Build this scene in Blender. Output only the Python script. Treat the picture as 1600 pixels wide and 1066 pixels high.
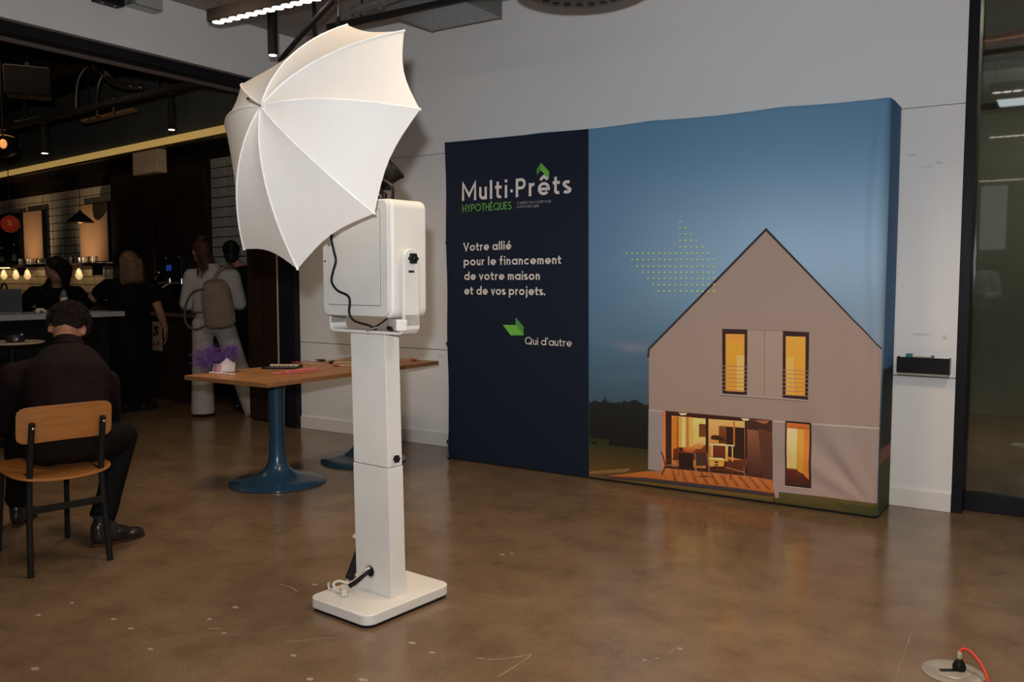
import bpy, bmesh, math, random
from mathutils import Vector, Matrix, Euler
random.seed(7)
for o in list(bpy.data.objects): bpy.data.objects.remove(o, do_unlink=True)
SC = bpy.context.scene
COL = SC.collection
PI = math.pi

# ------------------------------------------------------------------ camera
cam_data = bpy.data.cameras.new('camera')
cam_data.sensor_width = 36.0
cam_data.lens = 1363.7 / 1600 * 36
cam_data.clip_start = 0.05
cam = bpy.data.objects.new('camera', cam_data)
COL.objects.link(cam)
YAW, PITCH = math.radians(32.84), math.radians(4.14)
cam.location = (0, 0, 1.30)
cam.rotation_euler = (PI / 2 - PITCH, 0, YAW)
SC.camera = cam

# ------------------------------------------------------------------ world, exposure, large lights
SC.view_settings.view_transform = 'Standard'
SC.view_settings.look = 'None'
SC.view_settings.exposure = 0.0
SC.view_settings.gamma = 1.0
SC.view_settings.use_curve_mapping = False
wd = bpy.data.worlds.new('world'); SC.world = wd
wd.use_nodes = True
wd.node_tree.nodes['Background'].inputs[0].default_value = (0.9, 0.95, 1.0, 1)
wd.node_tree.nodes['Background'].inputs[1].default_value = 0.0

def light(name, kind, loc, energy, color, target=None, **kw):
    d = bpy.data.lights.new(name, kind); d.energy = energy; d.color = color
    for k, v in kw.items(): setattr(d, k, v)
    o = bpy.data.objects.new(name, d); COL.objects.link(o); o.location = loc
    if target is not None:
        o.rotation_euler = (Vector(target) - Vector(loc)).to_track_quat('-Z', 'Y').to_euler()
    return o
# the photographer's flash, just above the lens, turned up towards the banner wall
light('flash_lamp', 'SPOT', (-0.03, -0.06, 1.50), 362, (0.965, 0.98, 1.0), target=(-2.8, 4.2, 3.0),
      spot_size=math.radians(125), spot_blend=1.0, shadow_soft_size=0.035)
# added warm fill lights under the front room ceiling (the recessed panels are built as lamps further down)
for p, e in (((-1.9, 3.0, 3.25), 19), ((0.3, 2.7, 3.25), 33), ((-2.9, 1.0, 3.25), 11), ((-4.6, 3.4, 3.25), 17)):
    light('ceiling_fill', 'AREA', p, e, (1.0, 0.77, 0.55), target=(p[0], p[1]+0.01, 0), shape='DISK', size=0.7, spread=math.radians(128))
# fill light added to brighten the bar room
light('bar_fill', 'AREA', (-7.6, 3.6, 3.1), 5, (1.0, 0.66, 0.36), target=(-7.8, 3.9, 0), shape='RECTANGLE', size=1.2, size_y=1.2)

# ------------------------------------------------------------------ helpers
def lin(c):
    c = c / 255.0
    return c / 12.92 if c <= 0.04045 else ((c + 0.055) / 1.055) ** 2.4
def rgb(r, g, b): return (lin(r), lin(g), lin(b))

MATS = {}
def M(name, col, rough=0.5, metal=0.0, var=0.08, scale=12.0, bump=0.0, bscale=80.0, emit=0.0, ecol=None, trans=0.0, ior=1.45, sheen=0.0, stretch=None, coat=0.0, translucent=0.0):
    if name in MATS: return MATS[name]
    m = bpy.data.materials.new(name); m.use_nodes = True
    nt = m.node_tree; n = nt.nodes; l = nt.links
    b = n['Principled BSDF']
    tc = n.new('ShaderNodeTexCoord'); mp = n.new('ShaderNodeMapping')
    l.new(tc.outputs['Object'], mp.inputs[0])
    if stretch: mp.inputs['Scale'].default_value = stretch
    ns = n.new('ShaderNodeTexNoise'); ns.inputs['Scale'].default_value = scale; ns.inputs['Detail'].default_value = 4
    l.new(mp.outputs[0], ns.inputs['Vector'])
    cr = n.new('ShaderNodeValToRGB')
    cr.color_ramp.elements[0].position = 0.3; cr.color_ramp.elements[1].position = 0.7
    cr.color_ramp.elements[0].color = tuple(max(0, c * (1 - var)) for c in col) + (1,)
    cr.color_ramp.elements[1].color = tuple(min(1, c * (1 + var)) for c in col) + (1,)
    l.new(ns.outputs['Fac'], cr.inputs[0]); l.new(cr.outputs[0], b.inputs['Base Color'])
    b.inputs['Roughness'].default_value = rough; b.inputs['Metallic'].default_value = metal
    b.inputs['IOR'].default_value = ior
    if max(col) < 0.06 and not coat and rough > 0.25: b.inputs['Specular IOR Level'].default_value = 0.12
    if trans: b.inputs['Transmission Weight'].default_value = trans
    if coat: b.inputs['Coat Weight'].default_value = coat; b.inputs['Coat Roughness'].default_value = 0.1
    if sheen: b.inputs['Sheen Weight'].default_value = sheen
    if emit:
        b.inputs['Emission Color'].default_value = tuple(ecol or col) + (1,)
        b.inputs['Emission Strength'].default_value = emit
    if bump:
        n2 = n.new('ShaderNodeTexNoise'); n2.inputs['Scale'].default_value = bscale; n2.inputs['Detail'].default_value = 3
        l.new(mp.outputs[0], n2.inputs['Vector'])
        bp = n.new('ShaderNodeBump'); bp.inputs['Strength'].default_value = bump; bp.inputs['Distance'].default_value = 0.01
        l.new(n2.outputs['Fac'], bp.inputs['Height']); l.new(bp.outputs[0], b.inputs['Normal'])
    if translucent:
        out = n['Material Output']; mx = n.new('ShaderNodeMixShader'); tr = n.new('ShaderNodeBsdfTranslucent')
        tr.inputs[0].default_value = tuple(col) + (1,); mx.inputs[0].default_value = translucent
        l.new(b.outputs[0], mx.inputs[1]); l.new(tr.outputs[0], mx.inputs[2]); l.new(mx.outputs[0], out.inputs[0])
    MATS[name] = m
    return m

class MB:
    """collects shapes into one mesh"""
    def __init__(s, mat=None): s.v = []; s.f = []; s.T = mat or Matrix.Identity(4)
    def add(s, vs, fs):
        k = len(s.v); s.v += [tuple(s.T @ Vector(p)) for p in vs]; s.f += [tuple(i + k for i in f) for f in fs]; return s
    def box(s, x0, x1, y0, y1, z0, z1):
        return s.add([(x0,y0,z0),(x1,y0,z0),(x1,y1,z0),(x0,y1,z0),(x0,y0,z1),(x1,y0,z1),(x1,y1,z1),(x0,y1,z1)],
                     [(3,2,1,0),(4,5,6,7),(0,1,5,4),(1,2,6,5),(2,3,7,6),(3,0,4,7)])
    def cyl(s, p0, p1, r0, r1=None, n=16):
        r1 = r0 if r1 is None else r1
        p0, p1 = Vector(p0), Vector(p1); q = (p1 - p0).to_track_quat('Z', 'Y').to_matrix()
        vs = [p0 + q @ Vector((r0*math.cos(2*PI*i/n), r0*math.sin(2*PI*i/n), 0)) for i in range(n)] + \
             [p1 + q @ Vector((r1*math.cos(2*PI*i/n), r1*math.sin(2*PI*i/n), 0)) for i in range(n)]
        fs = [(i, (i+1) % n, n + (i+1) % n, n + i) for i in range(n)] + [tuple(range(n))[::-1], tuple(range(n, 2*n))]
        return s.add(vs, fs)
    def tube(s, pts, r, n=8, sub=0):
        P = [Vector(p) for p in pts]
        if sub: P = smooth(P, sub)
        R = r if isinstance(r, (list, tuple)) else [r]*len(P)
        if len(R) != len(P): R = [R[0] + (R[-1]-R[0])*i/(len(P)-1) for i in range(len(P))]
        vs = []; up = None
        for i, p in enumerate(P):
            d = (P[min(i+1, len(P)-1)] - P[max(i-1, 0)]).normalized()
            if up is None: up = Vector((0,0,1)) if abs(d.z) < 0.9 else Vector((1,0,0))
            x = d.cross(up).normalized(); up = x.cross(d).normalized()
            vs += [p + R[i]*(math.cos(2*PI*k/n)*x + math.sin(2*PI*k/n)*up) for k in range(n)]
        fs = [(i*n+k, i*n+(k+1) % n, (i+1)*n+(k+1) % n, (i+1)*n+k) for i in range(len(P)-1) for k in range(n)]
        m = len(P)-1
        fs += [tuple(range(n))[::-1], tuple(range(m*n, m*n+n))]
        return s.add(vs, fs)
    def lathe(s, prof, n=32, at=(0,0,0)):
        vs = [(at[0]+r*math.cos(2*PI*k/n), at[1]+r*math.sin(2*PI*k/n), at[2]+z) for r, z in prof for k in range(n)]
        fs = [(i*n+k, i*n+(k+1) % n, (i+1)*n+(k+1) % n, (i+1)*n+k) for i in range(len(prof)-1) for k in range(n)]
        fs += [tuple(range(n))[::-1], tuple(range((len(prof)-1)*n, len(prof)*n))]
        return s.add(vs, fs)
    def prism(s, poly, z0, z1):
        n = len(poly)
        return s.add([(x,y,z0) for x,y in poly] + [(x,y,z1) for x,y in poly],
                     [tuple(range(n))[::-1], tuple(range(n,2*n))] + [(i,(i+1)%n,n+(i+1)%n,n+i) for i in range(n)])
    def ell(s, c, r, rot=None, n=12):
        m = n // 2 + 2; R = rot or Matrix.Identity(3); c = Vector(c)
        if not isinstance(r, (tuple, list)): r = (r, r, r)
        vs = [c + R @ Vector((0,0,-r[2]))]
        for i in range(1, m):
            t = PI*i/m - PI/2
            vs += [c + R @ Vector((r[0]*math.cos(t)*math.cos(2*PI*k/n), r[1]*math.cos(t)*math.sin(2*PI*k/n), r[2]*math.sin(t))) for k in range(n)]
        vs.append(c + R @ Vector((0,0,r[2])))
        L = len(vs)-1
        fs = [(0, 1+(k+1) % n, 1+k) for k in range(n)]
        for i in range(m-2): fs += [(1+i*n+k, 1+i*n+(k+1) % n, 1+(i+1)*n+(k+1) % n, 1+(i+1)*n+k) for k in range(n)]
        fs += [(L, 1+(m-2)*n+k, 1+(m-2)*n+(k+1) % n) for k in range(n)]
        return s.add(vs, fs)
    def chain(s, pts, step=0.35, n=12):
        """pts: [(pos, radius or (rx,ry,rz))...]; overlapping ellipsoids along the chain"""
        for (p0, r0), (p1, r1) in zip(pts[:-1], pts[1:]):
            p0, p1 = Vector(p0), Vector(p1)
            a = Vector(r0 if isinstance(r0, (tuple, list)) else (r0,)*3); b = Vector(r1 if isinstance(r1, (tuple, list)) else (r1,)*3)
            k = max(1, int((p1-p0).length / (step*min(min(a), min(b)))))
            for i in range(k+1):
                t = i/k; s.ell(p0.lerp(p1, t), tuple(a.lerp(b, t)), n=n)
        return s
    def mesh(s, name, smooth_deg=35):
        me = bpy.data.meshes.new(name); me.from_pydata(s.v, [], s.f)
        bm = bmesh.new(); bm.from_mesh(me); bmesh.ops.recalc_face_normals(bm, faces=bm.faces); bm.to_mesh(me); bm.free()
        me.shade_smooth(); me.set_sharp_from_angle(angle=math.radians(smooth_deg)); me.update()
        return me
    def build(s, name, mat, parent=None, bev=0.0, seg=2, smooth_deg=35, loc=None, rotz=0):
        o = bpy.data.objects.new(name, s.mesh(name, smooth_deg)); COL.objects.link(o)
        o.data.materials.append(mat)
        if parent is not None: o.parent = parent
        if loc is not None: o.location = loc
        if rotz: o.rotation_euler.z = rotz
        if bev:
            b = o.modifiers.new('bevel', 'BEVEL'); b.width = bev; b.segments = seg; b.limit_method = 'ANGLE'; b.angle_limit = math.radians(40)
            b.harden_normals = True
        return o
    def blob(s, name, mat, parent=None, voxel=0.011, iters=6, lap=None):
        """voxel-fuse everything collected into one continuous skin"""
        o = s.build(name, mat, parent)
        r = o.modifiers.new('fuse', 'REMESH'); r.mode = 'VOXEL'; r.voxel_size = voxel; r.use_smooth_shade = True
        sm = o.modifiers.new('smooth', 'SMOOTH'); sm.factor = 0.5; sm.iterations = iters
        dg = bpy.context.evaluated_depsgraph_get(); dg.update()
        me = bpy.data.meshes.new_from_object(o.evaluated_get(dg))
        o.modifiers.clear(); old = o.data; o.data = me; me.name = name
        if not me.materials: me.materials.append(mat)
        me.shade_smooth()
        bpy.data.meshes.remove(old)
        return o
def smooth(P, sub):
    P = [Vector(p) for p in P]; out = []
    for i in range(len(P)-1):
        a, b, c, d = P[max(i-1,0)], P[i], P[i+1], P[min(i+2,len(P)-1)]
        for k in range(sub):
            t = k/sub
            out.append(0.5*((2*b) + (c-a)*t + (2*a-5*b+4*c-d)*t*t + (3*b-a-3*c+d)*t**3))
    out.append(P[-1]); return out
def tag(o, label, cat, group=None):
    o['label'] = label; o['category'] = cat
    if group: o['group'] = group
    return o
def thing(name, label, cat, loc=(0,0,0), rotz=0.0, group=None):
    o = bpy.data.objects.new(name, None); COL.objects.link(o); o.empty_display_size = 0.1
    o.location = loc; o.rotation_euler = (0, 0, rotz)
    return tag(o, label, cat, group)
def struct(o, label=None):
    o['kind'] = 'structure'
    if label: o['label'] = label
    return o
def copy_tree(o, parent=None):
    c = o.copy(); COL.objects.link(c)
    if parent is not None: c.parent = parent
    for ch in list(o.children): copy_tree(ch, c)
    return c
def S(x): return Matrix.Translation(Vector(x))
BAR_ROT = math.radians(-8.0)
BO = Vector((-8.5, 6.3, 0))
BU = Vector((math.cos(BAR_ROT), math.sin(BAR_ROT), 0)); BV = Vector((-math.sin(BAR_ROT), math.cos(BAR_ROT), 0))
def B(u, v, z=0.0): return BO + BU*u + BV*v + Vector((0,0,z))      # the bar room is turned 8 degrees
# ================================================================== materials
def floor_material():
    m = bpy.data.materials.new('polished_concrete'); m.use_nodes = True; nt = m.node_tree; n = nt.nodes; l = nt.links; b = n['Principled BSDF']
    tc = n.new('ShaderNodeTexCoord')
    def noise(sc, det=6, ro=0.6):
        q = n.new('ShaderNodeTexNoise'); q.inputs['Scale'].default_value = sc; q.inputs['Detail'].default_value = det; q.inputs['Roughness'].default_value = ro
        l.new(tc.outputs['Object'], q.inputs['Vector']); return q
    def ramp(src, stops):
        r = n.new('ShaderNodeValToRGB'); e = r.color_ramp.elements
        e[0].position, e[0].color = stops[0][0], stops[0][1]+(1,); e[1].position, e[1].color = stops[-1][0], stops[-1][1]+(1,)
        for p, c in stops[1:-1]: x = e.new(p); x.color = c+(1,)
        l.new(src, r.inputs[0]); return r
    def mix(kind, fac, a, bb):
        x = n.new('ShaderNodeMix'); x.data_type = 'RGBA'; x.blend_type = kind
        if isinstance(fac, float): x.inputs[0].default_value = fac
        else: l.new(fac, x.inputs[0])
        l.new(a, x.inputs[6]); l.new(bb, x.inputs[7]); return x.outputs[2]
    big = ramp(noise(0.9, 5).outputs['Fac'], [(0.30, (0.142,0.086,0.045)), (0.5, (0.178,0.115,0.066)), (0.72, (0.210,0.142,0.086))])
    mid = ramp(noise(5.0, 8, 0.65).outputs['Fac'], [(0.28, (0.70,0.68,0.66)), (0.5, (0.98,0.98,0.98)), (0.75, (1.18,1.18,1.16))])
    c = mix('MULTIPLY', 1.0, big.outputs[0], mid.outputs[0])
    fine = ramp(noise(90, 4).outputs['Fac'], [(0.3, (0.86,0.86,0.86)), (0.7, (1.1,1.1,1.1))])
    c = mix('MULTIPLY', 1.0, c, fine.outputs[0])
    # pale specks and rubbed spots
    sp = ramp(noise(11, 3, 0.7).outputs['Fac'], [(0.70, (0,0,0)), (0.745, (1,1,1))])
    pale = n.new('ShaderNodeRGB'); pale.outputs[0].default_value = (0.34,0.28,0.21,1)
    c = mix('MIX', mix('MULTIPLY', 1.0, sp.outputs[0], ramp(noise(1.3, 2).outputs['Fac'], [(0.4, (0.0,0.0,0.0)), (0.7, (0.7,0.7,0.7))]).outputs[0]), c, pale.outputs[0])
    # hairline cracks
    warp = noise(2.2, 3); va = n.new('ShaderNodeVectorMath'); va.operation = 'MULTIPLY_ADD'; va.inputs[1].default_value = (0.35,0.35,0.0)
    l.new(warp.outputs['Color'], va.inputs[0]); l.new(tc.outputs['Object'], va.inputs[2])
    vo = n.new('ShaderNodeTexVoronoi'); vo.feature = 'DISTANCE_TO_EDGE'; vo.inputs['Scale'].default_value = 0.42; l.new(va.outputs[0], vo.inputs['Vector'])
    ck = ramp(vo.outputs['Distance'], [(0.0, (1,1,1)), (0.0045, (0,0,0))])
    ckm = mix('MULTIPLY', 1.0, ck.outputs[0], ramp(noise(1.7, 2).outputs['Fac'], [(0.52, (0,0,0)), (0.66, (0.16,0.16,0.16))]).outputs[0])
    c = mix('MIX', ckm, c, pale.outputs[0])
    l.new(c, b.inputs['Base Color'])
    rr = ramp(noise(3.0, 6).outputs['Fac'], [(0.3, (0.13,0.13,0.13)), (0.7, (0.25,0.25,0.25))])
    l.new(rr.outputs[0], b.inputs['Roughness'])
    b.inputs['Specular IOR Level'].default_value = 0.55
    bp = n.new('ShaderNodeBump'); bp.inputs['Strength'].default_value = 0.06; bp.inputs['Distance'].default_value = 0.01
    l.new(noise(24, 4).outputs['Fac'], bp.inputs['Height']); l.new(bp.outputs[0], b.inputs['Normal'])
    return m
FLOOR = floor_material()
WALL = M('white_wall_paint', (0.83,0.84,0.845), 0.55, var=0.02, scale=1.2, bump=0.03, bscale=140)
PANEL = M('white_wall_panel', (0.83,0.83,0.825), 0.38, var=0.035, scale=2.2, bump=0.02, bscale=60)
HEADW = M('bulkhead_paint', (0.78,0.79,0.80), 0.6, var=0.03, scale=1.5)
CEIL = M('grey_ceiling_paint', (0.30,0.28,0.26), 0.8, var=0.1, scale=2)
TRIM = M('white_baseboard_paint', (0.80,0.78,0.75), 0.4, var=0.02)
BLACKF = M('black_anodised_frame', (0.012,0.012,0.016), 0.4, var=0.1, scale=6)
BLACKM = M('black_powder_coat', (0.014,0.013,0.012), 0.45, var=0.15, scale=20)
DARKWOOD = M('dark_stained_wood', (0.030,0.017,0.011), 0.45, var=0.35, scale=5, stretch=(6,6,0.5))
DARKBROWN = M('dark_brown_panel', (0.026,0.014,0.009), 0.5, var=0.2, scale=4)
DARKCEIL = M('dark_ceiling', (0.020,0.017,0.015), 0.85, var=0.25, scale=2)
DARKROOM = M('dark_room_paint', (0.20,0.20,0.165), 0.7, var=0.15, scale=1.0)
GALV = M('galvanised_sheet', (0.42,0.45,0.46), 0.42, 0.75, var=0.12, scale=18)
STEEL = M('brushed_steel', (0.55,0.54,0.52), 0.3, 1.0, var=0.08, scale=30)
CONCR = M('grey_fascia', (0.085,0.090,0.082), 0.7, var=0.15, scale=3)

# ================================================================== room shell
fl = MB().box(-16, 6, -9, 11, -0.12, 0).build('floor', FLOOR); struct(fl, 'polished brown concrete floor')
# rubbed pale marks and scratches on the concrete, a hair proud of it
SCUFF = M('pale_scuff', (0.31,0.255,0.19), 0.5, var=0.15, scale=40)
SCRATCH=[[(-2.334,2.113),(-2.289,2.148),(-2.248,2.201),(-2.205,2.229)],[(-1.679,2.377),(-1.615,2.4),(-1.532,2.502)],[(-1.532,2.502),(-1.531,2.402),(-1.538,2.296)],[(-2.792,2.51),(-2.73,2.513),(-2.67,2.489)],[(-2.661,2.039),(-2.62,2.064)],[(-2.525,4.632),(-2.292,4.688),(-1.994,4.716)],[(-1.184,2.654),(-1.153,2.716)],[(-1.133,2.84),(-1.136,2.775)],[(-0.413,4.057),(-0.432,3.718),(-0.457,3.441),(-0.45,3.155),(-0.442,2.958)]]
SPOTS=[(-2.743,2.233,0.018),(-2.731,2.102,0.015),(-2.901,1.884,0.014),(-3.039,1.904,0.014),(-2.866,1.509,0.019),(-2.219,2.048,0.015),(-1.941,2.353,0.018),(-1.834,2.326,0.014),(-2.669,2.589,0.019),(-2.577,2.044,0.012),(-2.681,1.813,0.015),(-3.32,1.769,0.013),(-3.334,1.91,0.013),(-2.04,1.952,0.015),(-1.891,2.042,0.02),(-1.179,2.669,0.017),(-1.121,2.822,0.015),(-2.221,3.356,0.016),(-2.193,3.397,0.012)]
CRACK = M('floor_crack', (0.235,0.170,0.110), 0.5, var=0.1, scale=40)
for qi, pts in enumerate(SCRATCH):
    mb = MB(); P = smooth([(x, y, 0) for x, y in pts], 6); w = 0.0024
    for a, b in zip(P[:-1], P[1:]):
        d = (b-a).normalized(); q = Vector((-d.y, d.x, 0))*w*random.uniform(0.5, 1.1)
        mb.add([a-q+Vector((0,0,.0006)), b-q+Vector((0,0,.0006)), b+q+Vector((0,0,.0006)), a+q+Vector((0,0,.0006))], [(0,1,2,3)])
    mb.build('scratch' if qi < 8 else 'crack', SCUFF if qi < 8 else CRACK, fl)
for x, y, r in SPOTS:
    n = 12; a0 = random.uniform(0, 6)
    MB().add([(x+r*random.uniform(.6,1.1)*math.cos(2*PI*k/n), y+r*0.7*random.uniform(.6,1.1)*math.sin(2*PI*k/n), 0.0006) for k in range(n)], [tuple(range(n))]).build('scuff', SCUFF, fl)

YW = 5.33
XL, XE = -5.617, -0.538
wb = MB().box(XL, XE, YW+0.012, YW+0.14, 0, 3.314).build('wall_back', M('panel_joint_dark', (0.10,0.09,0.08), 0.8)); struct(wb, 'white panelled wall behind the banner')
MB().box(XL, XE, YW, YW+0.02, 0.0, 0.745).build('wall_panel', PANEL, wb)
MB().box(XL, XE, YW, YW+0.02, 0.7505, 2.236).build('wall_panel', PANEL, wb)
MB().box(XL, XE, YW, YW+0.02, 2.240, 3.314).build('upper_wall', WALL, wb)
bb = MB().box(XL, XE, YW-0.014, YW+0.002, 0, 0.105).build('baseboard_back', TRIM, bev=0.003); struct(bb)
# grey smudges rubbed on the panels
SMUDGE = M('grey_smudge', (0.68,0.67,0.645), 0.5, var=0.1, scale=60)
for x, z, rx, rz in [(-0.80,1.98,.045,.008),(-0.66,1.93,.03,.010),(-0.72,1.91,.05,.006),(-0.72,0.985,.07,.008),(-0.60,0.97,.015,.018),(-0.82,1.25,.01,.008),(-4.1,0.70,.03,.008),(-3.95,0.66,.02,.012)]:
    n = 14
    MB().add([(x+rx*random.uniform(.5,1)*math.cos(2*PI*k/n), YW-0.0006, z+rz*random.uniform(.5,1)*math.sin(2*PI*k/n)) for k in range(n)], [tuple(range(n))]).build('smudge', SMUDGE, wb)
# bulkhead over the wide opening to the bar
wl = MB().box(XL-0.14, XL, -3.0, YW, 2.90, 3.314).build('wall_left', HEADW); struct(wl, 'grey bulkhead above the opening to the bar')
MB().box(XL-0.13, XL+0.004, -3.0, YW, 2.885, 2.90).build('reveal_strip', M('brown_reveal', (0.13,0.10,0.085), 0.6), wl)
MB().box(XL-0.13, XL-0.004, -3.0, YW, 2.82, 2.885).build('track_channel', BLACKF, wl)
MB().box(XL-0.16, XL-0.13, -3.0, YW, 2.795, 2.83).build('track_flange', M('brown_flange', (0.12,0.09,0.075), 0.5), wl)
wl2 = MB().box(XL-0.14, XL, -9.0, -3.0, 0, 3.314).build('wall_left_front', HEADW); struct(wl2)
ce = MB().box(XL, 6, -9, YW+0.14, 3.314, 3.42).build('ceiling', CEIL); struct(ce, 'grey ceiling of the front room')
ce2 = MB().box(-16, XL, -9, 11, 3.6, 3.7).build('ceiling_bar', DARKCEIL); struct(ce2)
# folded partition parked at the end of the banner wall
d1 = MB().box(XL-0.20, XL, 5.27, 5.42, 0, 2.82).build('door_1', BLACKF, bev=0.004); struct(d1, 'black folding partition parked beside the white wall')
MB().box(XL-0.262, XL-0.205, 5.31, 5.44, 0.0, 2.82).build('pale_edge', M('pale_edge_paint', (0.50,0.46,0.42), 0.5), d1)
MB().box(XL-0.70, XL-0.264, 5.36, 5.60, 0.02, 2.82).build('panel', DARKBROWN, d1, bev=0.004)
MB().box(XL-0.50, XL-0.494, 5.352, 5.365, 0.02, 2.82).build('joint', BLACKF, d1)
# glazed partition right of the wall
GY = 5.45
def glass_material():
    m = bpy.data.materials.new('partition_glass'); m.use_nodes = True; nt = m.node_tree; n = nt.nodes; l = nt.links
    n.remove(n['Principled BSDF']); out = n['Material Output']
    tr = n.new('ShaderNodeBsdfTransparent'); tr.inputs[0].default_value = (0.80,0.83,0.79,1)
    gl = n.new('ShaderNodeBsdfGlossy'); gl.inputs['Roughness'].default_value = 0.02; gl.inputs[0].default_value = (0.95,0.96,0.95,1)
    ns = n.new('ShaderNodeTexNoise'); ns.inputs['Scale'].default_value = 1.5
    fr = n.new('ShaderNodeFresnel'); fr.inputs['IOR'].default_value = 1.55
    mu = n.new('ShaderNodeMath'); mu.operation = 'MULTIPLY'; mu.inputs[1].default_value = 1.25
    mx = n.new('ShaderNodeMixShader')
    l.new(fr.outputs[0], mu.inputs[0]); l.new(mu.outputs[0], mx.inputs[0]); l.new(tr.outputs[0], mx.inputs[1]); l.new(gl.outputs[0], mx.inputs[2]); l.new(mx.outputs[0], out.inputs[0])
    return m
GLASS = glass_material()
win = MB().box(XE, XE+0.055, YW-0.004, GY+0.06, 0, 3.314).build('window_1', BLACKF, bev=0.003); struct(win, 'black framed glass partition at the right')
MB().box(XE+0.055, 3.2, GY-0.03, GY+0.05, 0, 0.10).build('bottom_rail', BLACKF, win, bev=0.003)
MB().box(XE+0.055, 3.2, GY-0.03, GY+0.05, 3.2, 3.314).build('top_rail', BLACKF, win)
MB().box(1.55, 1.62, GY-0.03, GY+0.05, 0.1, 3.2).build('mullion', BLACKF, win)
MB().box(XE+0.055, 1.55, GY, GY+0.012, 0.10, 3.2).build('glass_pane', GLASS, win)
MB().box(1.62, 3.2, GY, GY+0.012, 0.10, 3.2).build('glass_pane', GLASS, win)
# dim room behind the glass
wf = MB().box(-0.9, 6, 9.4, 9.5, 0, 3.314).build('wall_far', DARKROOM); struct(wf)
wx = MB().box(-1.0, -0.9, YW+0.14, 9.5, 0, 3.314).build('wall_far_left', DARKROOM); struct(wx)
cf = MB().box(-1.0, 6, YW+0.14, 9.5, 3.314, 3.42).build('ceiling_far', DARKROOM); struct(cf)
cop = MB().cyl((-0.9,7.2,2.98), (4,7.0,3.06), 0.045).build('trim_1', M('copper_pipe', (0.45,0.16,0.07), 0.35, 0.8)); struct(cop, 'copper coloured pipe under the ceiling behind the glass')
bm_ = MB().box(-0.9, 6, 7.6, 7.9, 2.62, 2.86).build('trim_2', M('grey_beam', (0.16,0.16,0.145), 0.7)); struct(bm_)
light('far_room_fill', 'AREA', (1.2, 7.6, 3.2), 75, (1.0,0.93,0.78), target=(1.2,7.6,0), shape='RECTANGLE', size=2.5, size_y=1.5)  # fill light added to brighten the room behind the glass
# wall behind the camera and on the right, seen only mirrored in the glass
w1 = MB().box(XL, 6, -8.1, -8.0, 0, 3.314).build('wall_front', M('dark_front_wall', (0.06,0.062,0.055), 0.7)); struct(w1)
w2 = MB().box(5.0, 5.1, -8.0, GY, 0, 3.314).build('wall_right', M('grey_right_wall', (0.38,0.36,0.33), 0.7)); struct(w2)
w2b = MB().box(3.2, 5.1, GY, GY+0.1, 0, 3.314).build('wall_back_right', M('grey_right_wall', (0.38,0.36,0.33), 0.7)); struct(w2b)
pboard = MB().box(-1.62, -1.12, -8.0, -7.97, 1.8, 3.06).build('pale_board', BLACKF); struct(pboard, 'small pale board on the far wall, made to glow, mirrored in the glass')
MB().box(-1.59, -1.15, -7.972, -7.965, 1.83, 3.03).build('pane', M('glowing_board', (0.3,0.34,0.33), 0.3, emit=0.9, ecol=(0.40,0.46,0.44)), pboard)  # emission stands in for light falling on a pale board
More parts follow.
